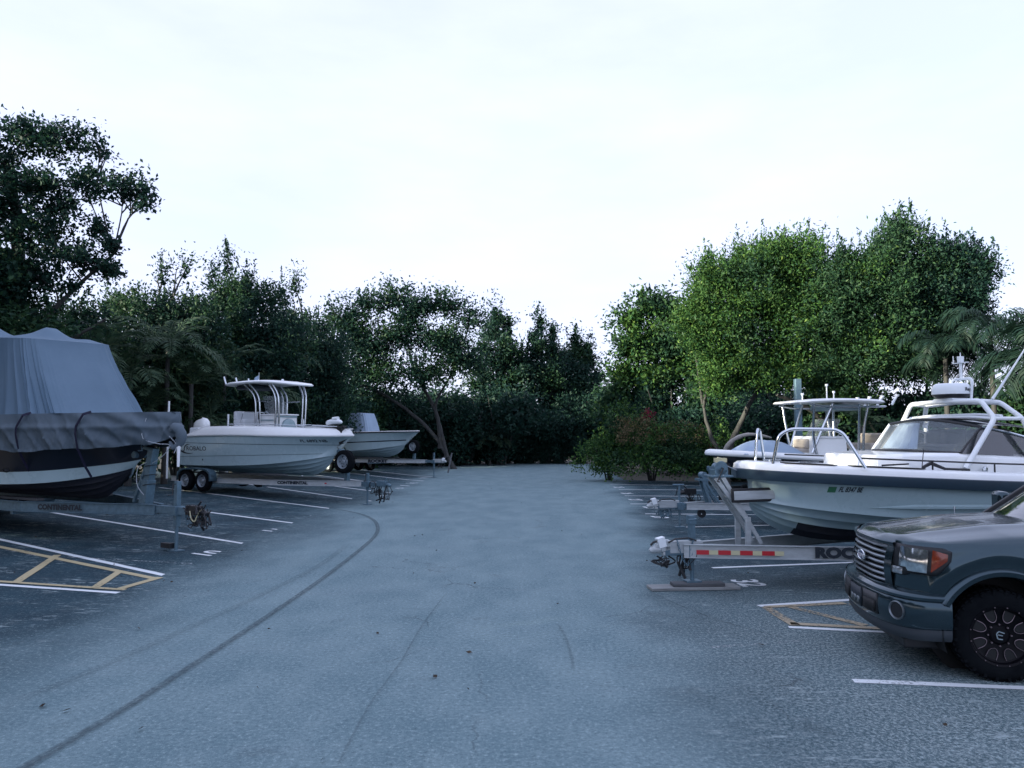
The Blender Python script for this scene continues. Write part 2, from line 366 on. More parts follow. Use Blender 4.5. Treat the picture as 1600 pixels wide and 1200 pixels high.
M['yellow_faint'] = worn_paint('faded_ochre_line_paint', (.46, .39, .27), .60)

def sheet(xs, ys, m, name, dz=0.0, rough=0.0):
    b = MB(); V = []
    for x in xs:
        for y in ys: V.append((x, y, ground_z(x, y) + dz))
    ny = len(ys); Fc = [(i * ny + j, (i + 1) * ny + j, (i + 1) * ny + j + 1, i * ny + j + 1) for i in range(len(xs) - 1) for j in range(ny - 1)]
    b.add(V, Fc); return b.build(name, m, None, smooth=60, recalc=False)
ground = sheet([-900, -300, -100, -60, -40, -30, -19, -15, -10, -5, 0, 10, 20, 30, 60, 100, 300, 900], [-400, -100, -40, -20, 0, 20, 40, 60, 80, 120, 300, 1200], 'soil', 'ground', -.06)
tag(ground, kind='structure')
lot = empty('parking_lot'); tag(lot, kind='structure')
def slab():      # asphalt with an uneven far and left edge, 6 cm thick
    rnd = random.Random(3); b = MB()
    ys = [-30 + i * 1.0 for i in range(88)]; rows = []
    for y in ys:
        if y < 44: xl = -17.0
        else: xl = -17.0 + (y - 44) * 1.15
        xl = min(xl, -4.4) + rnd.uniform(-.08, .08)
        if y < 33: xr = 17
        else: xr = max(17 - (y - 33) * 3.0, 5.2 + .045 * (y - 33))
        xr += rnd.uniform(-.08, .08)
        rows.append((xl, xr))
    xsn = 30
    for (y, (xl, xr)) in zip(ys, rows):
        for i in range(xsn + 1):
            t = i / xsn; x = xl + (xr - xl) * t; b.v.append((x, y + (.12 * math.sin(x * 1.3) + .25 * math.sin(x * .45) if y > 56 else 0), ground_z(x, y)))
    for j in range(len(ys) - 1):
        for i in range(xsn): b.f.append((j * (xsn + 1) + i, j * (xsn + 1) + i + 1, (j + 1) * (xsn + 1) + i + 1, (j + 1) * (xsn + 1) + i)); b.m.append(0)
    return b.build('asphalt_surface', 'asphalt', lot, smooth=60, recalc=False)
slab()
Z = .004
def stripe(a, b_, wd, m='white_line', dz=Z, name='parking_line', ragged=True):
    a, b_ = Vector(a), Vector(b_); d = (b_ - a); d.z = 0; L_ = d.length; d.normalize(); n = Vector((-d.y, d.x, 0)); k = max(2, int(L_ / .4)); q = MB(); rnd = random.Random(int(L_ * 1000))
    for i in range(k + 1):
        p = a + (b_ - a) * i / k
        for s_ in (-1, 1):
            v = p + n * s_ * (wd / 2 + (rnd.uniform(-.006, .006) if ragged else 0)); q.v.append((v.x, v.y, ground_z(v.x, v.y) + dz))
    for i in range(k): q.f.append((2 * i, 2 * i + 2, 2 * i + 3, 2 * i + 1)); q.m.append(0)
    return q.build(name, m, lot, smooth=0, recalc=False)
def gline(p, q, wd=.1, ext=0.0, **k):
    a, b_ = on_ground(*p), on_ground(*q); d = (b_ - a); d.z = 0
    a = a - d.normalized() * ext
    return stripe(a, b_, wd, **k)
# left bays: far end of each line (pixel), then its end at the aisle
for p, q, e in (((0, 843), (262, 900), 3.5), ((150, 812), (390, 851), 3.0), ((245, 790), (478, 820), 2.5), ((300, 768), (537, 797), 2.0), ((440, 764), (580, 783), 3.5),
             ((500, 757), (609, 770), 3.5), ((530, 747), (640, 759.5), 3.5), ((560, 741), (662, 751.5), 3.0), ((600, 738), (676, 745), 2.5)):
    gline(p, q, .12, e)
gline((0, 914), (185, 926.5), .105, 3.0)
gline((0, 855), (244, 905), .13, 3.4, m='yellow_line', dz=Z * 2, name='hatch_line'); gline((0, 909), (196, 922), .10, 3.0, m='yellow_line', dz=Z * 2, name='hatch_line')
for p, q in (((24, 912), (90, 868)), ((148, 919), (188, 893)), ((185, 921.5), (250, 903))): gline(p, q, .12, m='yellow_line', dz=Z * 3, name='hatch_line')
gline((40, 867), (300, 881), .06, 0, m='white_faint')
# right bays
for p, q, wd, e in (((1330, 879), (1113, 887.5), .105, 3.5), ((1320, 938), (1185, 947), .105, 5), ((1390, 988.5), (1232, 980), .09, 4), ((1640, 1077), (1333, 1064), .105, 4), ((1280, 842.5), (1150, 846), .10, 4),
                    ((1214, 820.5), (1055, 824), .1, 4.5), ((1070, 803.5), (1008, 803), .1, 6), ((1060, 787.5), (985, 787.5), .1, 6), ((1073, 775.5), (976, 774.7), .1, 6), ((1059, 765.5), (967, 765), .1, 6), ((983, 757.3), (953, 756.8), .1, 7)):
    gline(p, q, wd, e)
for p, q in (((1320, 943), (1196, 949)), ((1196, 949), (1243, 978)), ((1385, 983), (1235, 975)), ((1232, 948), (1352, 978)), ((1330, 944), (1400, 962))): gline(p, q, .12, m='yellow_faint', dz=Z * 2, name='hatch_line')
gline((1420, 922), (1128, 914), .05, 0, m='white_faint'); gline((1250, 1002), (1110, 1012), .05, 0, m='white_faint')
def bay_number(px, py, body, left, ang, size=.62, m='white_line'):
    c = on_ground(px, py); ux = Vector((math.sin(ang), math.cos(ang), 0)) * (1 if left else -1); uy = Vector((-math.cos(ang), math.sin(ang), 0)) * (1 if left else -1)
    def f(u, v):
        p = c + ux * u + uy * v; return (p.x, p.y, ground_z(p.x, p.y) + Z)
    lettering(body, size, f, m, lot, name='bay_number', bold=.012)
for px, py, body in ((327, 865), '10', )[:0] or ((327, 865, '10'), (431, 829, '11'), (503, 806, '12'), (549, 789, '13'), (592, 775, '14'), (621, 763, '15'), (644, 755, '16'), (662, 747, '17')): bay_number(px, py, body, True, R(24))
for px, py, body in ((1168, 911, '32'), (1030, 808, '29'), (1016, 793, '28'), (992, 781, '27'), (979, 771, '26'), (966, 761.5, '25')): bay_number(px, py, body, False, R(-6), size=.55)

def stain_mat(name, col, a0, sc=18, stretch=(1, 1, 1), edge=.55):
    m = bpy.data.materials.new(name); m.use_nodes = True; nt = m.node_tree; L = nt.links.new; b = nt.nodes['Principled BSDF']
    b.inputs['Base Color'].default_value = (*col, 1); b.inputs['Roughness'].default_value = .8
    g = N(nt, 'ShaderNodeNewGeometry'); n = N(nt, 'ShaderNodeTexNoise'); n.inputs['Scale'].default_value = sc; n.inputs['Detail'].default_value = 6; n.inputs['Roughness'].default_value = .7
    uv = N(nt, 'ShaderNodeAttribute', attribute_name='across'); L(g.outputs['Position'], n.inputs['Vector'])
    r = N(nt, 'ShaderNodeMapRange'); r.inputs['From Min'].default_value = .35; r.inputs['From Max'].default_value = .65; r.inputs['To Min'].default_value = .25; r.inputs['To Max'].default_value = 1
    L(n.outputs['Fac'], r.inputs['Value']); k = N(nt, 'ShaderNodeMath', operation='MULTIPLY'); L(r.outputs[0], k.inputs[0]); L(uv.outputs['Fac'], k.inputs[1])
    k2 = N(nt, 'ShaderNodeMath', operation='MULTIPLY'); L(k.outputs[0], k2.inputs[0]); k2.inputs[1].default_value = a0; L(k2.outputs[0], b.inputs['Alpha'])
    return m
M['skid'] = stain_mat('tyre_skid_rubber', (.022, .036, .044), .62); M['skidfaint'] = stain_mat('faint_tyre_mark', (.03, .045, .06), .20)
M['crack'] = stain_mat('asphalt_crack', (.015, .025, .032), .42, 22)
def ribbon(pix, wd, m, name, dz, prof=(0, .85, 1, .55, 1, .85, 0), n=70):
    P = spline([on_ground(*p) for p in pix], n); b = MB(); at_ = []; k = len(prof) - 1
    for i, p in enumerate(P):
        d = P[min(i + 1, n)] - P[max(i - 1, 0)]; d.z = 0; d.normalize(); q = Vector((-d.y, d.x, 0)); e = min(1, i / 6, (n - i) / 8)
        for j in range(k + 1):
            v = p + q * (j / k - .5) * wd; b.v.append((v.x, v.y, ground_z(v.x, v.y) + dz)); at_.append(prof[j] * e)
    for i in range(n):
        for j in range(k): o = i * (k + 1) + j; b.f.append((o, o + k + 1, o + k + 2, o + 1)); b.m.append(0)
    ob = b.build(name, m, lot, smooth=0, recalc=False); a = ob.data.attributes.new('across', 'FLOAT', 'POINT'); a.data.foreach_set('value', at_); return ob
ribbon([(-60, 1262), (45, 1198), (180, 1118), (300, 1042), (420, 963), (500, 908), (560, 862), (586, 838), (590, 824), (582, 812), (560, 803), (520, 795), (480, 789)], .105, 'skid', 'skid_mark', Z * 4)
ribbon([(20, 1100), (150, 1048), (280, 990), (400, 935), (500, 884), (545, 850)], .14, 'skidfaint', 'skid_mark', Z * 5)
ribbon([(520, 1215), (575, 1110), (610, 1060), (628, 1035), (660, 980), (700, 925)], .035, 'crack', 'crack_line', Z * 6, (0, 1, 0))
ribbon([(872, 978), (884, 1000), (893, 1030), (896, 1052)], .05, 'crack', 'crack_line', Z * 6, (0, 1, 0))
ribbon([(1010, 925), (1060, 948), (1130, 975), (1230, 1002)], .04, 'crack', 'crack_line', Z * 7, (0, 1, 0))
def litter():
    rnd = random.Random(11); b = MB()
    spots = [(217, 984), (680, 1060), (742, 913), (1190, 1010), (256, 909), (268, 911), (733, 1022), (590, 992), (66, 1106), (104, 1113), (220, 1142), (1054, 913)]
    pts = [on_ground(*s) for s in spots]
    for _ in range(160):
        x = rnd.uniform(-12, 10); y = rnd.uniform(4, 50); pts.append(Vector((x, y, ground_z(x, y))))
    for _ in range(350):
        x = rnd.uniform(-6, 6); y = 56.5 + rnd.gauss(0, .8); pts.append(Vector((x, y, ground_z(x, y))))
    for _ in range(900):
        t = rnd.random(); x = -16.5 + rnd.gauss(0, .7); y = 8 + 38 * t; pts.append(Vector((x, y, ground_z(x, y))))
    for i, p in enumerate(pts):
        a = rnd.uniform(0, 6.28); l = rnd.uniform(.02, .045) * (1.1 if i < 12 else .6); w_ = l * rnd.uniform(.35, .6); c, s_ = math.cos(a), math.sin(a)
        b.add([(p.x + c * l, p.y + s_ * l, p.z + .022), (p.x - s_ * w_, p.y + c * w_, p.z + .033), (p.x - c * l, p.y - s_ * l, p.z + .02), (p.x + s_ * w_, p.y - c * w_, p.z + .012)], [(0, 1, 2, 3)])
    tag(b.build('fallen_leaves', 'leaf_litter', None, smooth=0, recalc=False), 'small dry fallen leaves scattered over the asphalt lot', 'leaves', kind='stuff')
litter()
# ================================================================ trees and plants
from mathutils import noise as mnoise
def leaf_mesh(name, C, A, Lw, mats, mi=None, fold=.25):
    """C centres (n,3), A axis directions (n,3), Lw (n,2) length and width: one folded four-cornered leaf each"""
    n = len(C); rs = np.random.RandomState(n % 9973)
    A = A / np.linalg.norm(A, axis=1, keepdims=True); r = rs.normal(size=(n, 3)); W = np.cross(A, r); W /= np.linalg.norm(W, axis=1, keepdims=True)
    Nn = np.cross(A, W); l = Lw[:, :1]; w_ = Lw[:, 1:]
    V = np.empty((n, 4, 3)); V[:, 0] = C - A * l * .5; V[:, 1] = C + W * w_ * .5 + Nn * w_ * fold; V[:, 2] = C + A * l * .5; V[:, 3] = C - W * w_ * .5 + Nn * w_ * fold
    me = bpy.data.meshes.new(name); me.vertices.add(n * 4); me.vertices.foreach_set('co', V.reshape(-1)); me.loops.add(n * 4); me.loops.foreach_set('vertex_index', np.arange(n * 4))
    me.polygons.add(n); me.polygons.foreach_set('loop_start', np.arange(n) * 4); me.polygons.foreach_set('loop_total', np.full(n, 4))
    for m in mats: me.materials.append(M[m])
    if mi is not None: me.polygons.foreach_set('material_index', mi)
    me.update(); return me

DENS = 3.4
def crown_points(blobs, rs, density, per, spread, shoots=.0, shoot_len=.8, shell=.45, up=.5):
    density *= DENS
    """clumps of leaves spread in and on lobes; returns leaf centres, axes and the clump centres"""
    C = []; A = []; K = []
    for (c, rx, ry, rz) in blobs:
        nclump = int(density * (rx * ry * rz) ** (2 / 3)); c = np.array(c); q = np.array((rx, ry, rz))
        for _ in range(nclump):
            d = rs.normal(size=3); d /= np.linalg.norm(d)
            if d[2] < -.6: d[2] *= -.5
            rad = 1 - shell * rs.rand() ** 2.2; q3 = c + d * q; rad *= 1 + .70 * mnoise.noise(Vector(q3) * .8) + .45 * mnoise.noise(Vector(q3) * 1.9)
            p = c + d * q * rad; K.append(p); n = int(per * rs.uniform(.5, 1.5)); sp = spread * rs.uniform(.6, 1.35)
            tw = d + np.array((0, 0, up)); tw /= np.linalg.norm(tw)
            off = rs.normal(size=(n, 3)) * sp * .55; off += tw * (rs.rand(n, 1) - .35) * sp * 1.5
            ax = rs.normal(size=(n, 3)) * .75 + tw * .8 + np.array((0, 0, -.15))
            C.append(p + off); A.append(ax)
            if rs.rand() < shoots / 1.6 and d[2] > .15:
                ln = shoot_len * rs.uniform(.4, 1.3); m = int(14 + 22 * ln); t = rs.rand(m, 1); dr = np.array((rs.normal() * .22, rs.normal() * .22, 1)); 
                C.append(p + dr * t * ln + rs.normal(size=(m, 3)) * .075 * (1.25 - t)); A.append(rs.normal(size=(m, 3)) * .6 + dr)
    return np.concatenate(C), np.concatenate(A), K
def bulk_leaves(blobs, rs, n_per, fill=.78):      # bigger, older leaves inside the lobes
    C = []
    for (c, rx, ry, rz) in blobs:
        n = int(n_per * (rx * ry * rz) ** (2 / 3)); d = rs.normal(size=(n, 3)); d /= np.linalg.norm(d, axis=1, keepdims=True); C.append(np.array(c) + d * np.array((rx, ry, rz)) * fill * rs.rand(n, 1) ** .4)
    C = np.concatenate(C); return C, rs.normal(size=C.shape)

def make_tree(name, label, cat, base, blobs, leaf=('leaf_mid',), lw=(.13, .055), density=26, per=26, spread=.42, shoots=.15, shoot_len=.8, trunks=None, tr=.16,
              limbs=40, seed=1, group=None, shell=.45, limb_r=.035, mixf=None, up=.5, bulk=260, arm=.5):
    rs = np.random.RandomState(seed); bx, by = base; bz = ground_z(bx, by) - .1
    root = empty(name, (bx, by, bz), 0, label, cat, group); o = np.array((bx, by, bz))
    bl = [(np.array(c) - o, rx, ry, rz) for c, rx, ry, rz in blobs]
    C, A, K = crown_points(bl, rs, density, per, spread, shoots, shoot_len, shell, up)
    sz = rs.uniform(.65, 1.3, size=(len(C), 1)) * np.array([lw]) * 1.28; mi = None
    if bulk: C2, A2 = bulk_leaves(bl, rs, bulk); C = np.concatenate([C, C2]); A = np.concatenate([A, A2]); sz = np.concatenate([sz, rs.uniform(.8, 1.3, size=(len(C2), 1)) * np.array([lw]) * 2.1])
    if len(leaf) > 1:   # whole clumps take the second leaf colour, by place
        f = np.sin(C[:, 0] * 1.7 + seed) + np.sin(C[:, 1] * 1.9 + 2 * seed) + np.sin(C[:, 2] * 2.3) + rs.normal(size=len(C)) * .8
        mi = (f > (mixf if mixf is not None else .8)).astype(np.int32)
    me = leaf_mesh('crown', C, A, sz, leaf, mi); cr = bpy.data.objects.new('crown', me); COL.objects.link(cr); cr.parent = root
    # trunk, and limbs out to the lobes and clumps
    b = MB(); cen = [Vector(c) for c, *_ in bl]; rnd = random.Random(seed)
    tops = []
    for (P, r0) in (trunks or [([(0, 0, 0), tuple(np.mean([c for c, *_ in bl], axis=0) * .6)], tr)]):
        Q = spline([Vector(p) for p in P], 14); k = len(Q)
        Q = [q + Vector((rnd.uniform(-1, 1), rnd.uniform(-1, 1), 0)) * r0 * .25 for q in Q]
        b.tube(Q, [r0 * (1.25 - .75 * i / (k - 1)) if i else r0 * 1.7 for i in range(k)], 9); tops += Q[k // 2:]
    for c, rx, ry, rz in bl:
        c = Vector(c); s_ = min(tops, key=lambda q: (q - c).length + (q.z > c.z) * 2); mid = (s_ + c) / 2 + Vector((rnd.uniform(-.3, .3), rnd.uniform(-.3, .3), .2 * (c - s_).length))
        Q = spline([s_, mid, c], 8); b.tube(Q, [tr * arm * (1 - .09 * i) for i in range(9)], 6)
        near = sorted(K, key=lambda k_: ((Vector(k_) - c).length))[:: max(1, int(len(K) / max(1, limbs)))] if False else [k_ for k_ in K if (Vector(k_) - c).length < max(rx, rz) * 1.15]
        rnd.shuffle(near)
        for k_ in near[:max(3, limbs // len(bl))]:
            e = Vector(k_); s2 = Q[rnd.choice((4, 5, 6, 7, 8))]; mid = (s2 + e) / 2 + Vector((rnd.uniform(-.2, .2), rnd.uniform(-.2, .2), rnd.uniform(-.05, .25)))
            b.tube(spline([s2, mid, e], 5), [limb_r, limb_r * .9, limb_r * .7, limb_r * .5, limb_r * .35, .006], 5, cap=False)
    b.build('trunk', 'bark', root, smooth=60, recalc=False)
    return root
def blob(px, py, Y, rpx, rpz, depth=None):      # lobe seen at a pixel, radii in pixels at that distance
    c = at(px, py, Y); rx = rpx / F_PX * Y; rz = rpz / F_PX * Y
    return (tuple(c), rx, depth or rx * .9, rz)

# --- tall tree rising over the covered boat, far left
Yt = 26
make_tree('broadleaf_tree', 'tall open dark tree with a long bare limb, rising over the covered boat', 'tree', (-18.2, 27),
    [blob(-20, 250, Yt, 62, 62), blob(45, 215, Yt, 50, 34), blob(110, 222, Yt, 42, 27), blob(160, 238, Yt, 22, 12), blob(-30, 340, Yt, 75, 70), blob(55, 300, Yt, 58, 40), blob(125, 290, Yt, 36, 30),
     blob(190, 300, Yt, 38, 24), blob(228, 322, Yt, 22, 14), blob(75, 370, Yt, 52, 36), blob(150, 355, Yt, 28, 14), blob(175, 385, Yt, 30, 14), blob(120, 410, Yt, 55, 22), blob(170, 425, Yt, 30, 12), blob(10, 430, Yt, 70, 50), blob(-90, 300, Yt, 80, 120), blob(20, 480, Yt, 60, 40), blob(60, 440, Yt, 50, 30), blob(-60, 450, Yt, 80, 60), blob(90, 330, Yt, 36, 24), blob(215, 300, Yt, 22, 16)],
    leaf=('leaf_dark', 'leaf_mid'), lw=(.115, .068), density=15, per=36, spread=.25, shoots=.05, limbs=170, arm=.2, seed=4, shell=.8, up=.2, mixf=1.5, limb_r=.028, bulk=25,
    trunks=[([(0, 0, 0), (.3, 0, 4.5), (.6, 0, 8.5), (.2, -.3, 11.5)], .28), ([(.3, -.3, 4.0), (2.0, -.8, 5.6), (3.2, -.8, 6.9), (4.4, -.8, 8.0)], .09), ([(.3, 0, 3.0), (2.6, -.6, 4.8), (4.2, -.7, 5.8)], .08)])
# --- row behind the left boats
def mid_tree(px, top, Y, wpx, seed, label, leaf=('leaf_dark', 'leaf_mid'), base=None, spikes=(), **k):
    rnd = random.Random(seed); bl = []; bot = 700
    wpx *= 1.22; n = max(5, int(wpx / 20)); h = (bot - top) * .94
    for i in range(n):
        x = px - wpx + 2 * wpx * (i + .5) / n; f = 1 - abs((x - px) / wpx) ** 2.2 * .35
        yt = bot - h * f * rnd.uniform(.86, 1.0); rr = wpx / n * rnd.uniform(1.4, 1.9)
        bl.append(blob(x, yt + rr * .8, Y + rnd.uniform(-.8, 1.2), rr, rr * .9))
        bl.append(blob(x + rnd.uniform(-10, 10), yt + rr * 2.3, Y + rnd.uniform(-1.5, .3), rr * 1.15, rr * 1.1))
        yy = yt + rr * 4.2
        while yy < 670: bl.append(blob(x + rnd.uniform(-10, 10), yy, Y + rnd.uniform(-1.6, .2), rr * 1.3, rr * 1.2)); yy += rr * 2.0
    for sx_, sy_ in spikes: bl.append(blob(sx_, sy_ + 16, Y, 8, 22))
    b = base or (tuple(at(px, 700, Y + .8))[0], Y + .8)
    kk = dict(lw=(.13, .06), density=21, per=24, spread=.42, shoots=.35, shoot_len=1.0, seed=seed, limbs=50); kk.update(k)
    return make_tree('broadleaf_tree', label, 'tree', b, bl, leaf=leaf, **kk)
mid_tree(85, 452, 29, 95, 11, 'low bushy bright-edged tree right behind the covered boat cover', leaf=('leaf_mid', 'leaf_dark'), mixf=-.2)
mid_tree(230, 420, 33, 85, 12, 'mid green bushy tree between the tall left tree and the wispy shoots', leaf=('leaf_mid', 'leaf_dark'), mixf=.2, spikes=((290, 405), (255, 415)))
mid_tree(365, 410, 37, 85, 13, 'dark bushy tree with a wispy upright shoot above the boat hardtop', spikes=((355, 400), (330, 420), (390, 425)))
mid_tree(465, 455, 41, 60, 14, 'dark tree with two thin upright shoots left of the open tree', spikes=((461, 432), (440, 450)))
# --- open tree with visible limbs behind the third boat
Yo = 47
make_tree('broadleaf_tree', 'wide open tree with a leaning pale forked trunk behind the smallest boat', 'tree', (-3.9, 48.5),
    [blob(530, 505, Yo, 34, 26), blob(575, 480, Yo, 30, 24), blob(615, 468, Yo, 30, 20), blob(608, 448, Yo, 8, 14), blob(660, 480, Yo, 32, 22), blob(700, 480, Yo, 34, 20), blob(735, 500, Yo, 24, 20), blob(560, 540, Yo, 45, 28), blob(620, 530, Yo, 45, 28),
     blob(690, 535, Yo, 48, 28), blob(550, 515, Yo, 30, 34), blob(640, 500, Yo, 28, 36), blob(585, 560, Yo, 34, 36), blob(705, 560, Yo, 30, 34), blob(540, 620, Yo - 1, 40, 34), blob(490, 560, Yo + 1, 34, 44), blob(520, 580, Yo, 40, 30), blob(590, 590, Yo, 50, 26), blob(660, 590, Yo, 50, 24), blob(730, 570, Yo, 34, 30)],
    leaf=('leaf_dark', 'leaf_mid'), lw=(.16, .08), density=18, per=16, spread=.46, shoots=.06, limbs=170, seed=21, shell=.85, mixf=.6, tr=.15, limb_r=.045, bulk=60,
    trunks=[([(.3, 0, 0), (-1.0, 0, 2.2), (-3.0, -.3, 4.0), (-5.5, -.5, 5.4)], .13), ([(-.6, 0, 1.4), (-.9, 0, 3.6), (-2.4, .2, 6.5), (-2.8, 0, 8.6)], .12), ([(-.2, 0, .8), (-.6, 0, 2.6), (-.9, 0, 4.2), (.3, 0, 6.5)], .12)])
# --- dark trees closing the far end
for i, (px, top, wpx, lab) in enumerate(((778, 478, 30, 'first dark narrow tree at the far end, just right of the open tree'), (848, 494, 30, 'round topped dark tree in the middle of the far end'), (902, 520, 32, 'lower dark feathery tree at the right of the far end'))):
    mid_tree(px, top, 60 + i * 1.2, wpx, 31 + i, lab, lw=(.19, .09), density=14, per=22, spread=.5, shoots=.15, spikes=((px - 4, top - 2), (px + wpx * .5, top + 14)), leaf=('leaf_dark', 'leaf_mid'), mixf=1.0)
mid_tree(944, 596, 58, 24, 38, 'short dark tree filling the low notch under the open sky', lw=(.2, .09), density=12, per=22, spread=.5, shoots=.1)
# --- right: mid green tree, then the big sunlit crown
Yr = 46
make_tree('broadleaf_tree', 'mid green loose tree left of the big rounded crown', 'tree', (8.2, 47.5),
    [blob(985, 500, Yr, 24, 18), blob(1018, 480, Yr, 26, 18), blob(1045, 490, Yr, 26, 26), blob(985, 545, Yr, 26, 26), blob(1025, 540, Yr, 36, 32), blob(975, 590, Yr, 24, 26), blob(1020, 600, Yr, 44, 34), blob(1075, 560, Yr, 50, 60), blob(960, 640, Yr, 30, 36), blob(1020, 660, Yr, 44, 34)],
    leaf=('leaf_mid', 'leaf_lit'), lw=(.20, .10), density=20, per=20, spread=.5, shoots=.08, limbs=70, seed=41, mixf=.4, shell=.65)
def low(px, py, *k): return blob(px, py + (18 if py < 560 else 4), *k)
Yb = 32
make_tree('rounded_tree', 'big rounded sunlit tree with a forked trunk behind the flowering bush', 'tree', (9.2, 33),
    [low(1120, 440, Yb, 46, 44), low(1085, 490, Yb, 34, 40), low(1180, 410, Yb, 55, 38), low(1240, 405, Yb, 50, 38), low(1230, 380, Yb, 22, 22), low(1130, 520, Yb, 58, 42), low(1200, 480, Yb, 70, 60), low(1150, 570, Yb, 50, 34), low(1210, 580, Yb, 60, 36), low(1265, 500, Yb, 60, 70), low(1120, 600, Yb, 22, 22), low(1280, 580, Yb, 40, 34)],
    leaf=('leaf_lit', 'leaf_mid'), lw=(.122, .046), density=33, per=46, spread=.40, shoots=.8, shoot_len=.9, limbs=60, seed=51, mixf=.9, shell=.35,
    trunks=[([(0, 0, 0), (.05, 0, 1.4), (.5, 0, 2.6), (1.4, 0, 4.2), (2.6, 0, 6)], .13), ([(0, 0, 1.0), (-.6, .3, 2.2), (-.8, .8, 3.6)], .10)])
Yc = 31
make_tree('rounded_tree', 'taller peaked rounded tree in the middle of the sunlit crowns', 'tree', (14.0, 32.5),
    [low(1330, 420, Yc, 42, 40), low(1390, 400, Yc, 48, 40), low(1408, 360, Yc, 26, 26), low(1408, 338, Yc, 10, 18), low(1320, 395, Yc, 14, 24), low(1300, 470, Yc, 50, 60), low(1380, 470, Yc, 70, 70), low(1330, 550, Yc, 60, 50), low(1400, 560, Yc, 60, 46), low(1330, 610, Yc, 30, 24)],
    leaf=('leaf_mid', 'leaf_lit'), lw=(.122, .046), density=30, per=46, spread=.40, shoots=.8, shoot_len=1.0, limbs=60, seed=52, mixf=.9, shell=.35,  # darker leaf mix paints in shade from the crowns to its left
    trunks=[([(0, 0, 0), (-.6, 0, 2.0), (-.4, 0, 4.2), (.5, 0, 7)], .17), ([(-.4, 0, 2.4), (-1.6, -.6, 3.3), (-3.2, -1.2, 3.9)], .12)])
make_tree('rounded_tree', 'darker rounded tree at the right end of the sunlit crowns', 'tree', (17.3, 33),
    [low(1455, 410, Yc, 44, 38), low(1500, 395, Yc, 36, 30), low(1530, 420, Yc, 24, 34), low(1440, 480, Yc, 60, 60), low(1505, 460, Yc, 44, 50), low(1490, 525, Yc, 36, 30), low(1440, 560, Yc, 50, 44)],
    leaf=('leaf_dark', 'leaf_mid'), lw=(.122, .048), density=30, per=44, spread=.40, shoots=.8, shoot_len=.9, limbs=60, seed=53, mixf=.6, shell=.4)  # darkest leaf mix, with the neighbouring crowns' shade put into the colour

# --- hedge-like fill behind: copies of two shrub meshes
def shrub_proto(seed, leaf, w_, h_, lw=(.17, .08), n=5, dens=17, per=24):
    rs = np.random.RandomState(seed); bl = []
    for i in range(n):
        bl.append((np.array((rs.uniform(-.6, .6) * w_, rs.uniform(-.35, .35) * w_, h_ * rs.uniform(.12, .72))), w_ * rs.uniform(.35, .6), w_ * rs.uniform(.3, .5), h_ * rs.uniform(.22, .32)))
    C, A, K = crown_points(bl, rs, dens, per, .45, .2, .6, .6); sz = rs.uniform(.65, 1.3, size=(len(C), 1)) * np.array([lw]) * 1.3; C2, A2 = bulk_leaves(bl, rs, 330, .85)
    C = np.concatenate([C, C2]); A = np.concatenate([A, A2]); sz = np.concatenate([sz, rs.uniform(.8, 1.3, size=(len(C2), 1)) * np.array([lw]) * 2.2]); me = leaf_mesh('crown', C, A, sz, leaf)
    b = MB()
    for i in range(5):
        e = rs.uniform(-.5, .5, 2) * w_; b.tube(spline([(e[0] * .1, e[1] * .1, 0), (e[0] * .5, e[1] * .5, h_ * .4), (e[0], e[1], h_ * .8)], 5), [.07, .06, .05, .04, .03, .015], 5)
    return me, b.mesh('trunk', 'bark', 60, recalc=False)
SH = [shrub_proto(61, ['leaf_dark'], 2.6, 4.6), shrub_proto(62, ['leaf_dark'], 2.4, 3.6), shrub_proto(63, ['leaf_mid'], 2.4, 4.4), shrub_proto(64, ['leaf_dark'], 2.0, 2.2, lw=(.12, .06), dens=26)]
def shrub(name, k, x, y, sc, rz, label, cat, group):
    r = empty(name, (x, y, ground_z(x, y) - .05), rz, label, cat, group); r.scale = (sc[0], sc[0], sc[1])
    for nm, me in (('crown', SH[k][0]), ('trunk', SH[k][1])):
        o = bpy.data.objects.new(nm, me); COL.objects.link(o); o.parent = r
    return r
rnd = random.Random(5)
for i in range(9):
    x = -5.6 + i * 1.75
    shrub('evergreen_shrub', i % 2, x + rnd.uniform(-.3, .3), 58.4 + rnd.uniform(-.2, .8), (rnd.uniform(.9, 1.1), rnd.uniform(.95, 1.25)), rnd.uniform(0, 6.3), 'dense dark shrub closing the far end of the lot', 'shrub', 'dark shrubs across the far end')
for i in range(8):
    x = -16 + i * 2.0 if i < 8 else 0
    t = i / 7
    shrub('evergreen_shrub', (0, 1, 0, 2)[i % 4], -19.2 + 13.5 * max(0, t - .25), 17 + 30 * t, (rnd.uniform(1, 1.25), rnd.uniform(1.0, 1.3)), rnd.uniform(0, 6.3), 'dense dark shrub in the undergrowth behind the left boats', 'shrub', 'undergrowth behind the left boats')
for i in range(10):
    t = i / 9
    shrub('evergreen_shrub', (1, 0, 2, 1)[i % 4], 20.5 - 9.5 * t + rnd.uniform(-.5, .5), 26 + 13 * t + (3 if i % 2 else 0), (rnd.uniform(.95, 1.2), rnd.uniform(.9, 1.1)), rnd.uniform(0, 6.3), 'dense dark shrub under the sunlit crowns', 'shrub', 'undergrowth beneath the right trees')
for i in range(7):
    shrub('evergreen_shrub', (0, 2)[i % 2], 9 + 1.9 * i + rnd.uniform(-.5, .5), 47 + rnd.uniform(-2, 2), (1.3, 1.3), rnd.uniform(0, 6.3), 'tall dark shrub in the thicket behind the right trees', 'shrub', 'thicket behind the right trees')
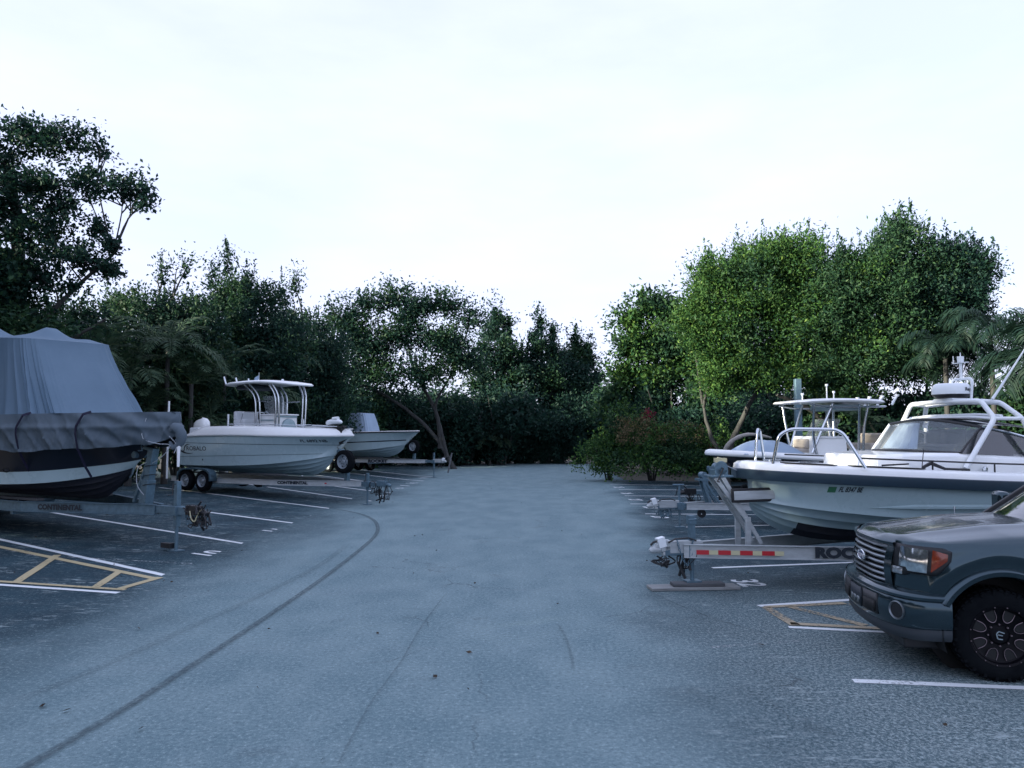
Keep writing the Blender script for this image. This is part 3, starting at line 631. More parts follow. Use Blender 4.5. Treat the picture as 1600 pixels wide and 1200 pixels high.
for i in range(7):
    shrub('evergreen_shrub', (0, 1)[i % 2], -16.5 + 2.6 * i + rnd.uniform(-.5, .5), 52 + rnd.uniform(-1, 4), (1.4, 1.35), rnd.uniform(0, 6.3), 'tall dark shrub in the thicket behind the open tree', 'shrub', 'thicket behind the open tree')
# --- flowering bush where the right bays end
def bush(name, label, base, blobs, seed, leaves, flower=None, dens=34):
    rs = np.random.RandomState(seed); bx, by = base; o = np.array((bx, by, 0)); root = empty(name, (bx, by, 0), 0, label, 'bush')
    bl = [(np.array(c) - o, a, b_, c_) for c, a, b_, c_ in blobs]
    C, A, K = crown_points(bl, rs, dens * .7, 26, .28, .25, .5, .35); sz = rs.uniform(.6, 1.3, size=(len(C), 1)) * np.array([(.13, .07)])
    f = np.sin(C[:, 0] * 2) + np.sin(C[:, 2] * 3 + C[:, 1]) + rs.normal(size=len(C)) * .5
    cr = bpy.data.objects.new('foliage', leaf_mesh('foliage', C, A, sz, leaves, (f > .5).astype(np.int32) if len(leaves) > 1 else None)); COL.objects.link(cr); cr.parent = root
    if flower:
        for fb, mt, n in flower:
            c, a, b_, c_ = fb; c = np.array(c) - o; d = rs.normal(size=(n // 12, 3)); d /= np.linalg.norm(d, axis=1, keepdims=True); d[:, 1] = -abs(d[:, 1]); d[:, 2] = abs(d[:, 2]) - .3
            k = np.repeat(c + d * np.array((a, b_, c_)), 12, axis=0); P = k + rs.normal(size=k.shape) * .09
            bo = bpy.data.objects.new('blossom', leaf_mesh('blossom', P, rs.normal(size=P.shape), rs.uniform(.6, 1.2, size=(len(P), 1)) * np.array([(.085, .06)]), [mt])); COL.objects.link(bo); bo.parent = root
    b = MB()
    for i in range(9):
        e = rs.uniform(-.8, .8, 2); b.tube(spline([(e[0] * .2, e[1] * .2, -.05), (e[0] * .6, e[1] * .6, .8), (e[0] * 1.5, e[1], 1.7)], 5), [.04, .035, .03, .025, .02, .01], 5)
    b.build('stem', 'bark', root, recalc=False)
    return root
bush('flowering_bush', 'wide dark bush with pink and rust flower tips beside the empty right bays', (6.6, 36.5),
     [blob(1000, 690, 35.5, 34, 40), blob(1045, 700, 35, 48, 42), blob(1095, 705, 34.5, 40, 40), blob(960, 700, 36, 24, 40), blob(1015, 725, 34.5, 46, 24), blob(1080, 728, 34, 40, 20), blob(1130, 715, 35, 36, 40), blob(975, 665, 36, 22, 22)], 71, ['leaf_lit', 'leaf_mid'],
     [(blob(1000, 680, 35.3, 36, 36), 'leaf_rust', 1500), (blob(1060, 680, 34.9, 44, 30), 'leaf_rust', 900), (blob(975, 668, 35.6, 20, 22), 'leaf_rust', 300), (blob(1012, 650, 36, 8, 12), 'leaf_red', 220), (blob(1112, 700, 34, 7, 8), 'leaf_red', 70)])
bush('leafy_bush', 'low leafy green bush at the left foot of the flowering bush', (4.6, 36.8), [blob(940, 715, 36.3, 26, 26), blob(925, 728, 36, 16, 18), blob(958, 728, 35.8, 24, 20), blob(950, 700, 36.6, 20, 22)], 72, ['leaf_lit'])

# --- palms: every frond an object of its own
def frond_mesh(seed, ln, el, droop, leaflets, ll, w_, m):
    rs = random.Random(seed); b = MB(); d = Vector((1, 0, 0)); P = []; p = Vector((0, 0, 0)); a = el
    for k in range(13):
        P.append(p.copy()); p += (d * math.cos(a) + Vector((0, 0, math.sin(a)))) * ln / 12; a -= droop * (.05 + .012 * k)
    b.tube(P, [.028 * (1 - .07 * k) for k in range(13)], 4, cap=False)
    for k in range(leaflets):
        t = .14 + .86 * k / leaflets; j = min(int(t * 12), 11); f = t * 12 - j; q = P[j].lerp(P[j + 1], f); tan = (P[j + 1] - P[j]).normalized(); side = tan.cross(Vector((0, 0, 1))).normalized()
        l = ll * math.sin(math.pi * min(.97, .18 + t * .78)) * rs.uniform(.85, 1.1)
        for s_ in (-1, 1):
            dr = (side * s_ * .85 + tan * .6 + Vector((0, 0, rs.uniform(-.12, .25)))).normalized(); e = q + dr * l + Vector((0, 0, -l * (.22 if ll < .7 else .45))); m_ = q + dr * l * .5; wd = tan * w_
            b.add([q - wd * .4, m_ - wd, e, m_ + wd], [(0, 1, 2, 3)])
    return b.mesh('frond', m, 0, recalc=False)
FR = [[frond_mesh(10 * k + e, ln, up * (.2 + .8 * e / 4), droop, nl, ll, w_, m) for e in range(5)] for k, (ln, droop, nl, ll, w_, up, m) in enumerate(((2.5, 1.25, 26, .55, .036, 1.2, 'leaf_frond'), (2.2, 1.5, 24, .6, .038, 1.2, 'leaf_frond'), (2.2, 2.1, 38, .85, .028, 1.3, 'leaf_palm')))]
tk = MB(); tk.tube([(0, 0, 0), (.03, 0, .5), (0, .03, 1.0)], [.13, .09, .08], 9); TK = tk.mesh('trunk', 'bark', 60, recalc=False)
def palm(px, py, Y, k, label, sc=1.0, group=None, rz=0):
    c = at(px, py, Y); g = ground_z(c.x, c.y) - .1; r = empty('palm_tree', (c.x, c.y, g), rz, label, 'palm', group); h = c.z - g; rs = random.Random(int(px * 7 + py))
    o = bpy.data.objects.new('trunk', TK); COL.objects.link(o); o.parent = r; o.scale = (1, 1, h)
    n = (16, 14, 20)[k]
    for i in range(n):
        o = bpy.data.objects.new('frond', FR[k][(i * 3 + rs.randint(0, 1)) % 5]); COL.objects.link(o); o.parent = r; o.location.z = h; o.rotation_euler = (rs.uniform(-.15, .15), rs.uniform(-.1, .1), i * 2.4 + rs.uniform(-.2, .2)); q = sc * rs.uniform(.78, 1.12); o.scale = (q, q, q)
    return r
for i, (px, py, Y, k, sc) in enumerate(((262, 545, 29.5, 0, 1.1), (205, 590, 28, 1, 1.0), (300, 600, 30, 1, 1.05), (235, 640, 28.5, 1, .9), (350, 585, 33, 0, 1.0), (330, 655, 31, 1, .9), (400, 620, 35, 1, 1.1), (470, 640, 47.5, 1, 1.3), (505, 610, 48.5, 0, 1.3), (160, 560, 27, 1, 1.0), (430, 560, 38, 0, 1.1))):
    palm(px, py, Y, k, 'arching feathery palm in the clump behind the left boats', sc, 'feathery palms behind the left boats', i * 1.3)
for i in range(11):
    x = -6.2 + i * 1.25
    shrub('evergreen_shrub', 3, x + rnd.uniform(-.2, .2), 57.1 + rnd.uniform(-.2, .3), (rnd.uniform(.55, .75), rnd.uniform(.8, 1.2)), rnd.uniform(0, 6.3), 'low dark bush at the foot of the far hedge', 'shrub', 'low bushes along the far edge of the asphalt')
for i in range(6):
    x = -13.5 + i * 1.6
    shrub('evergreen_shrub', 3, x, 47.6 + i * 1.25, (.75, 1.1), rnd.uniform(0, 6.3), 'low dark bush behind the smallest boat', 'shrub', 'low bushes behind the smallest boat')
palm(765, 690, 54, 1, 'small palm at the far left corner, right of the parked boats', .9)
palm(1548, 520, 27, 2, 'tall drooping palm whose crown tops the right edge thicket', 1.0, None, .5)
palm(1478, 560, 27.5, 2, 'drooping palm behind the radar mast', .95, None, 2.1)
palm(1625, 560, 24, 2, 'large drooping palm cut by the right edge', 1.15, None, 4.0)
palm(1350, 665, 25, 0, 'small low palm behind the boat with rod holders', .55, None, 1.0)
palm(1395, 700, 24, 1, 'lowest palm, between the boat with rod holders and the windscreen', .5, None, 3.0)
# --- fallen curved limb and a steel post
q = MB(); P = spline([at(1131, 722, 24.5), at(1133, 702, 24.4), at(1145, 688, 24.3), at(1162, 680, 24.2), at(1180, 679, 24.3), at(1205, 684, 24.8)], 16); q.tube(P, [.05, .05, .06, .06, .07, .07, .07, .06, .07, .06, .06, .06, .05, .05, .05, .04, .02], 8)
tag(q.build('curved_log', mat('bleached_wood', (.42, .40, .36), .8, var=.4, scale=5, bump=.4)), 'bleached curved log lying behind the long white bow', 'log')
q = MB(); pb = at(1249, 720, 26); q.box((pb.x, pb.y, 2.03), (.2, .2, 4.06)); tag(q.build('steel_post', 'galv', bevel=.01), 'plain grey square post rising behind the boat with rod holders', 'post')
q = MB(); c0 = on_ground(700, 742); q.beam((c0.x, c0.y, .12), at(706, 708, c0.y + .6), .07, .05); tag(q.build('wooden_prop', 'wooddark'), 'thin leaning wooden prop at the far left edge of the asphalt', 'pole')
for i, (x, y, s_) in enumerate(((24, 27, 1.0), (25, 21, 1.1), (24, 15, 1.0), (25.5, 9, 1.1), (24.5, 3, 1.05))):
    c = copy_tree([o for o in COL.objects if o.name == 'broadleaf_tree.002'][0]); c.location = (x, y, 0); c.rotation_euler.z = 1 + i * 1.7; c.scale = (s_ * 1.3, s_ * 1.3, s_ * .9)
    c['label'] = 'dense leafy tree in the row continuing past the right edge'; c['group'] = 'tree row continuing right of the picture'
# --- unseen tree row added left and behind the camera, thickened to shade the lot
base_src = [o for o in COL.objects if o.type == 'EMPTY' and o.name in ('broadleaf_tree.001', 'broadleaf_tree.002', 'broadleaf_tree.003')]
for i, (x, y, s_) in enumerate(((-20.5, 17.5, 1.05), (-21.5, 22.5, 1.1), (-20, 12, 1.0), (-20.5, 5, 1.1), (-20, -2, 1.0), (-20.5, -9, 1.1), (-20, -16, 1.0), (-20.5, -23, 1.1), (-21, -30, 1.05), (-24.5, 9, 1.2), (-24.5, -5.5, 1.2), (-24.5, -19.5, 1.2), (-24, 20, 1.15), (-23, 14, 1.2), (-23.2, 1.5, 1.2), (-23.5, -12.5, 1.2))):
    c = copy_tree(base_src[i % 3]); c.location = (x, y, .3); c.rotation_euler.z = i * 1.1; c.scale = (s_ * 1.35, s_ * 1.35, s_ * (1.0 if x > -22 else 1.15))
    c['label'] = 'unseen leafy tree in the row continued past the left edge to shade the lot'; c['group'] = 'unseen tree row continued left to shade the lot'
# ================================================================ wheels and trailers (x forward, y to port, z up)
def wheel(parent, x, y, z, r=.34, w_=.21, side=-1, name='wheel', steer=0, face=None):
    """tyre and rim; side: which way the outer face looks along y"""
    e = empty(name, (x, y, z)); e.parent = parent
    if face is not None: e.rotation_euler = face
    s = side; b = MB(); n = 40
    b.lathe([(-w_ / 2, r * .62), (-w_ / 2 - .004, r * .70), (-w_ / 2 + .005, r * .86), (-w_ * .42, r * .955), (-w_ * .33, r * .985), (-w_ * .2, r), (w_ * .2, r), (w_ * .33, r * .985), (w_ * .42, r * .955), (w_ / 2 - .005, r * .86), (w_ / 2 + .004, r * .70), (w_ / 2, r * .62), (0, r * .6)], n, closed=True)
    for i in range(n):
        t = 2 * math.pi * i / n
        for k in (-1, 1): b.box((r * math.cos(t) * 1.0, k * w_ * .28, r * math.sin(t) * 1.0), (.012, w_ * .2, r * .085), (0, -t, 0))
    b.build('tyre', 'rubber', e, smooth=45)
    q = MB(); o = s * w_ * .40
    q.lathe([(s * w_ * .47, r * .63), (s * w_ * .5, r * .60), (s * w_ * .40, r * .57), (s * w_ * .16, r * .53), (s * w_ * .12, r * .46), (s * w_ * .26, r * .34), (s * w_ * .24, r * .22), (s * w_ * .36, r * .17), (s * w_ * .40, r * .12), (s * w_ * .40, 0.001)], 28)
    q.build('rim', 'rimgrey', e, smooth=35)
    v = MB()
    for i in range(5):
        t = 2 * math.pi * (i + .5) / 5; cx, cz = math.cos(t) * r * .42, math.sin(t) * r * .42
        v.lathe([(s * w_ * .22, r * .072), (s * w_ * .225, .001)], 10, c=(cx, 0, cz))
        t += .63; v.lathe([(s * w_ * .27, .012), (s * w_ * .34, .011), (s * w_ * .34, .001)], 6, c=(math.cos(t) * r * .24, 0, math.sin(t) * r * .24))
    v.build('wheel_hole', 'darkgap', e, smooth=0)
    return e

def fender(parent, x, y, z, r, w_, length, tandem):
    b = MB(); P = []
    for k in range(9):
        t = math.pi * k / 8
        P.append((x + (length / 2) * -math.cos(t) if not tandem else x - math.copysign(abs(math.cos(t)) ** .6, math.cos(t)) * length / 2, z + r * min(1, math.sin(t) ** .45 * 1.0) if 0 < k < 8 else z + .02))
    n = len(P)
    for i, (px_, pz) in enumerate(P):
        b.v += [(px_, y - w_ / 2, pz), (px_, y + w_ / 2, pz)]
    b.f += [(2 * i, 2 * i + 2, 2 * i + 3, 2 * i + 1) for i in range(n - 1)]; b.m += [0] * (n - 1)
    for s in (-1, 1):      # skirt
        o = len(b.v)
        for (px_, pz) in P:
            cx = x + (px_ - x) * .93; cz = z + (pz - z) * .88
            b.v += [(px_, y + s * w_ / 2, pz), (cx, y + s * w_ / 2, cz)]
        b.f += [(o + 2 * i, o + 2 * i + 2, o + 2 * i + 3, o + 2 * i + 1) for i in range(n - 1)]; b.m += [0] * (n - 1)
    return b.build('fender', 'galv' if tandem != 'alu' else 'alu', parent, smooth=50, solid=.006)

def cable_mess(parent, x, z, seed, n=7, drop=.28, m='black', spread=.14):
    rnd = random.Random(seed); b = MB()
    for i in range(n):
        x0 = x + rnd.uniform(-spread, spread); y0 = rnd.uniform(-.06, .06); P = [(x0, y0, z)]
        for k in range(3): P.append((x0 + rnd.uniform(-.13, .13), y0 + rnd.uniform(-.07, .07), z - drop * rnd.uniform(.3, 1.0)))
        P.append((x0 + rnd.uniform(-.1, .1), y0, z - drop * rnd.uniform(.0, .6))); b.tube(spline(P, 14), rnd.uniform(.006, .014), 5)
    for i in range(3): b.tube([(x + rnd.uniform(-spread, spread), rnd.uniform(-.05, .05), z - drop * rnd.uniform(.5, .9))] * 1 + [(x + rnd.uniform(-spread, spread), rnd.uniform(-.05, .05), z - drop * rnd.uniform(.8, 1.15))], .022, 6)
    b.build('cable', m, parent)
def chain(parent, P, n, m='galv', r=.006):
    Q = spline(P, n); b = MB()
    for i in range(n):
        a, c = Q[i], Q[i + 1]; d = (c - a).normalized(); s = d.orthogonal().normalized() if i % 2 else d.cross(d.orthogonal()).normalized(); c_ = (a + c) / 2; l = (c - a).length * .62
        b.tube([c_ + d * l * math.cos(t) + s * l * .6 * math.sin(t) for t in [j * math.pi / 3 for j in range(6)]], r, 4, closed=True)
    b.build('chain', m, parent)

def coupler(parent, x, z, style, s=1.0):
    e = empty('coupler', (x, 0, z)); e.parent = parent
    b = MB()
    if style == 'silver':    # surge-brake actuator
        b.box((-.28, 0, .03), (.50, .12, .17)); b.box((.03, 0, .05), (.16, .11, .14), (0, .2, 0)); b.prism([(.0, -.05, .14), (.12, -.05, .13), (.20, -.05, .02), (.02, -.05, -.02)], (0, .10, 0))
        b.tube([(.10, 0, .0), (.2, 0, .0), (.255, 0, -.025)], [.055, .062, .03], 10); b.box((-.1, 0, -.06), (.34, .1, .05))
        b.build('coupler_body', 'alu', e, bevel=.008)
        c = MB(); c.box((.085, 0, .1), (.11, .115, .14), (0, .25, 0)); c.build('coupler_label', 'whitepipe', e, bevel=.004)
        d = MB(); d.tube([(.1, 0, .13), (.2, 0, .1), (.24, 0, .06)], .016, 6); d.tube([(-.42, .07, .12), (-.3, .07, .16), (-.1, .07, .15), (.0, .07, .1)], .012, 6); d.build('latch', 'black', e)
    else:
        b.box((-.14, 0, .03), (.34, .13, .17)); b.tube([(.02, 0, .0), (.12, 0, .0), (.20, 0, -.03)], [.05, .06, .035], 10); b.tube([(-.05, 0, .1), (.02, 0, .17), (.05, 0, .2)], .018, 6); b.tube([(.06, 0, .05), (.14, 0, .09), (.17, 0, .15)], .014, 6)
        b.build('coupler_body', 'black' if style == 'black' else 'galv', e, bevel=.008)
    return e

def jack(parent, x, z0, zbeam, top, y=0, m='galv', r=.04, crank=True, square=True, foot=.24):
    e = empty('jack', (x, y, 0)); e.parent = parent; b = MB()
    b.box((0, 0, (z0 + .25 + top) / 2 + .1), (r * 2, r * 2, top - z0 - .45)) if square else b.cyl((0, 0, z0 + .3), (0, 0, top), r, 12)
    b.cyl((0, 0, z0 + .01), (0, 0, z0 + .6), r * .72, 12); b.box((0, 0, zbeam), (.16, .20, .17))
    b.build('jack_tube', m, e, bevel=.004)
    f = MB(); f.box((0, 0, z0 + .012), (foot, foot * .8, .022)); f.build('jack_foot', m, e)
    if crank:
        c = MB(); c.tube([(0, 0, top - .05), (0, -.1, top - .05), (.03, -.13, top - .24), (.03, -.22, top - .24)], .011, 6); c.build('crank_handle', 'black', e)
    return e

def rails(parent, z, hz, x_t0, x_s, x_w, x_e, hw, m, tongue_m, wy=.07):
    """tongue from the coupler back to x_s; two rails splay from there to half width hw at x_w, then run back to x_e"""
    for s in (-1, 1):
        b = MB(); pts = [Vector((x_s, s * .07, z)), Vector((x_w, s * hw, z)), Vector((x_e, s * hw, z))]
        b.ibeam(pts[0], pts[1], wy, hz); b.ibeam(pts[1] + Vector((.02, 0, .001)), pts[2], wy, hz); b.build('frame_rail', m, parent, smooth=0, bevel=.003)
    t = MB(); t.box(((x_t0 + x_s - .5) / 2, 0, z + .004), (x_t0 - x_s + .5, .11, hz * .72)); t.build('tongue', tongue_m, parent, bevel=.006)
    k = 4
    for i in range(k):
        x = x_w - .3 + (x_e - x_w + .5) * i / (k - 1); c = MB(); c.box((x, 0, z - hz * .5 - .035), (.09, hw * 2, .065)); c.build('cross_member', 'galv', parent, bevel=.004)
def bunks(parent, z, x0, x1, y, m='wooddark'):
    for s in (-1, 1): b = MB(); b.beam((x0, s * y, z - .02), (x1, s * y, z), .14, .05); b.build('bunk', m, parent, bevel=.006)

# ================================================================ hulls
def hull_fn(K, C, T, flare=.12):
    n = 60; k = spline(K, n); c = spline(C, n); t = spline(T, n)
    def P(s, v):      # v 0 keel .. 1 chine .. 2 sheer
        u = s * n; i = min(int(u), n - 1); f = u - i
        kk, cc, tt = k[i].lerp(k[i + 1], f), c[i].lerp(c[i + 1], f), t[i].lerp(t[i + 1], f)
        if v <= 1: p = kk.lerp(cc, v); return p
        w_ = v - 1; p = cc.lerp(tt, w_); fl = flare * (s ** 3) * 1.3 - .045 * (1 - s ** 2)
        p.y -= math.sin(math.pi * w_) * fl * min(1, p.y / .25); p.y = max(p.y, 0); return p
    return P
def hull(parent, K, C, T, flare, bottom, side, bands=None, mats=None, strakes=3, name='hull', chine=.035):
    P = hull_fn(K, C, T, flare); rows = []; ns = 96
    for j in range(strakes + 1):          # bottom rows with spray-rail steps
        v = j / (strakes + 1); rows.append((v, 0, 0)); 
        if j: rows.append((v + .0, .045, -.022))
        for q in (1, 2, 3, 4, 5): rows.append((v + q / 6 / (strakes + 1), .045 * (1 - q / 6) ** 3 if j else 0, -.022 * (1 - q / 6) ** 3 if j else 0))
    rows.append((1 - 1e-6, 0, 0)); rows.append((1.0, chine, -.006)); nb = len(rows)
    for j in range(1, 15): rows.append((1 + j / 14, chine * (1 - j / 14) ** 4, 0))
    b = MB(); m = []
    for i in range(ns + 1):
        s = 1 - (1 - i / ns) ** 1.35
        for (v, dy, dz) in rows:
            p = P(s, v); k = min(1, p.y / .2); b.v.append((p.x, p.y + dy * k, p.z + dz * k))
    nr = len(rows)
    for i in range(ns):
        for j in range(nr - 1):
            o = i * nr + j; b.f.append((o, o + 1, o + nr + 1, o + nr)); v = (rows[j][0] + rows[j + 1][0]) / 2
            b.m.append(bands(i / ns, v) if bands else (0 if v < 1 else 1))
    b.mirror()
    tr = MB(); col = [P(0, v) for v in [0, .999] + [1 + j / 6 for j in range(1, 7)]]; b.poly([tuple(p) for p in col] + [(p.x, -p.y, p.z) for p in reversed(col[1:])], 1)
    h = b.build(name, mats or [bottom, side], parent, smooth=28); return h, P

def ring_cap(parent, T, prof, name, m, n=70, x_cut=None, dzfn=None, smooth=40, mats=None):
    """strip following the sheer line T; prof: list of (outward, up) points; mirrored, joined at the bow"""
    t = spline(T, n); b = MB(); k = len(prof)
    for i, p in enumerate(t):
        a = t[max(i - 1, 0)]; c = t[min(i + 1, n)]; d = (c - a); d.z = 0; d.normalize(); o = Vector((-d.y, d.x, 0))
        if i == n: o = Vector((1, 0, 0))
        elif i > n - 3: o = (o + Vector((.6, 0, 0))).normalized()
        dz = dzfn(p.x) if dzfn else 0
        for (u, w_) in prof:
            q = p + o * u; q.y = max(q.y, 0) if p.y < .15 or u < 0 else q.y
            b.v.append((q.x, q.y if i < n else 0, q.z + w_ + dz * (1 if w_ > .05 else .0)))
    for i in range(n):
        for j in range(k - 1): b.f.append((i * k + j, i * k + j + 1, (i + 1) * k + j + 1, (i + 1) * k + j)); b.m.append(0)
    b.mirror(); return b.build(name, m, parent, smooth=smooth)
def deck_sheet(parent, T, dz, name, m, inset=.1, x0=None, x1=None, n=40, camber=.04):
    t = spline(T, n); b = MB(); rows = [p for p in t if (x0 is None or p.x >= x0) and (x1 is None or p.x <= x1)]
    ny = 8
    for p in rows:
        for j in range(ny + 1):
            y = (1 - 2 * j / ny) * max(p.y - inset, 0.0); b.v.append((p.x, y, p.z + dz + camber * (1 - (2 * j / ny - 1) ** 2)))
    for i in range(len(rows) - 1):
        for j in range(ny): o = i * (ny + 1) + j; b.f.append((o, o + 1, o + ny + 2, o + ny + 1)); b.m.append(0)
    return b.build(name, m, parent, smooth=50)
def pipe(parent, P, r, name, m, rad=.1, n=10):
    b = MB(); b.tube(bent(P, rad), r, n); return b.build(name, m, parent)
def outboard(parent, x, y, z, m, s=1.0):
    e = empty('outboard_motor', (x, y, z)); e.parent = parent; b = MB()
    prof = [(0, .16, .15), (.08, .22, .19), (.3, .27, .20), (.46, .26, .19), (.56, .19, .14), (.6, .08, .06), (.605, .001, .001)]
    n = 18
    for (h, a, c) in prof:
        for j in range(n):
            t = 2 * math.pi * j / n; ct, st = math.cos(t), math.sin(t); b.v.append((-.12 + s * a * math.copysign(abs(ct) ** .7, ct) * 1.25, s * c * math.copysign(abs(st) ** .7, st), s * (h + .05 * ct * (h / .6))))
    for i in range(len(prof) - 1):
        for j in range(n): b.f.append((i * n + j, i * n + (j + 1) % n, (i + 1) * n + (j + 1) % n, (i + 1) * n + j)); b.m.append(0)
    b.build('cowling', m, e, smooth=50)
    q = MB(); q.box((-.14, 0, -.35), (.2, .12, .8)); q.box((-.17, 0, -.8), (.42, .3, .015)); q.tube([(.15, 0, -1.02), (-.05, 0, -1.0), (-.38, 0, -1.0)], [.02, .07, .05], 10); q.box((-.12, 0, -1.13), (.16, .02, .22)); q.box((.06, 0, -.1), (.22, .25, .4))
    q.build('lower_unit', 'black', e, bevel=.01)
    p = MB()
    for k in range(3):
        t = k * 2.1; p.beam((-.42, .05 * math.cos(t), -1.0 + .05 * math.sin(t)), (-.44, .17 * math.cos(t), -1.0 + .17 * math.sin(t)), .02, .11)
    p.build('propeller', 'steel', e)
    return e

# ================================================================ 1. covered boat, left
A30 = R(-30)
j1 = on_ground(275, 861)
def T1f():
    tr = empty('boat_trailer', j1, A30, 'grey box-rail trailer under the covered boat, black coupler and tall jack', 'trailer', 'boat trailers')
    g = .0; z = .74
    rails(tr, z, .20, .62, -.55, -3.4, -10.2, 1.0, 'galv', 'galv', .08)
    jack(tr, 0, .0, z, 1.28, r=.045); s = MB(); s.box((-.17, -.06, .10), (.26, .1, .09)); s.build('jack_step', 'black', tr)
    coupler(tr, .62, z, 'black'); cable_mess(tr, .62, z + .06, 3, 14, .34, spread=.2); cable_mess(tr, .5, z + .12, 5, 9, .16, spread=.22); chain(tr, [(.5, .03, z - .08), (.42, .05, z - .35), (.3, .03, z - .3), (.25, 0, z - .08)], 14)
    y = MB(); y.tube(spline([(.45, -.07, z + .02), (.5, -.08, z - .1), (.6, -.08, z - .16), (.66, -.06, z - .02), (.72, -.03, z + .05)], 12), .011, 5); y.build('safety_cord', 'ylw', tr)
    w_ = empty('winch_stand', (-.88, 0, z)); w_.parent = tr
    b = MB(); b.beam((-.05, 0, .08), (.02, 0, .55), .18, .20); b.beam((.02, 0, .50), (.14, 0, 1.15), .14, .16); b.beam((-.42, 0, .1), (-.02, 0, .9), .05, .06); b.build('post', 'galv', w_, bevel=.008)
    c = MB(); c.beam((.12, 0, 1.12), (-.22, 0, 1.18), .12, .06); c.cyl((-.02, -.09, 1.28), (-.02, .09, 1.28), .09, 14); c.tube([(-.02, -.1, 1.28), (-.02, -.17, 1.28), (.05, -.18, 1.10), (.05, -.26, 1.10)], .012, 6); c.cyl((-.30, -.12, 1.02), (-.30, .12, 1.02), .07, 12); c.build('winch', 'galv', w_)
    d = MB()
    for k in range(3): d.tube([(.04 + .03 * k + .13 * math.cos(t), .11 * math.sin(t), .45 + .18 * k + .02 * math.cos(t)) for t in [j * .628 for j in range(10)]], .008, 5, closed=True)
    d.build('wrapped_cord', 'black', w_)
    bunks(tr, .86, -9.5, -3.2, .72)
    for x in (-7.7, -8.6):
        for s_ in (-1, 1): wheel(tr, x, s_ * 1.22, .62, .35, .22, s_)
    for s_ in (-1, 1): fender(tr, -8.15, s_ * 1.22, .62, .45, .28, 1.85, True)
    f = lambda u, v: Vector((0, 0, 0))
    a = Vector((-.55, -.07, 0)); bb = Vector((-3.4, -1.0, 0)); d_ = (bb - a).normalized(); nrm = Vector((d_.y, -d_.x, 0)); nrm = nrm if nrm.y < 0 else -nrm
    c0 = a + d_ * 2.05
    def tf(u, v): p = c0 - d_ * u + nrm * .046; return (p.x, p.y, z + v)
    lettering('CONTINENTAL', .135, tf, 'print', tr, bold=.008, sx=1.05)
    return tr
T1f()
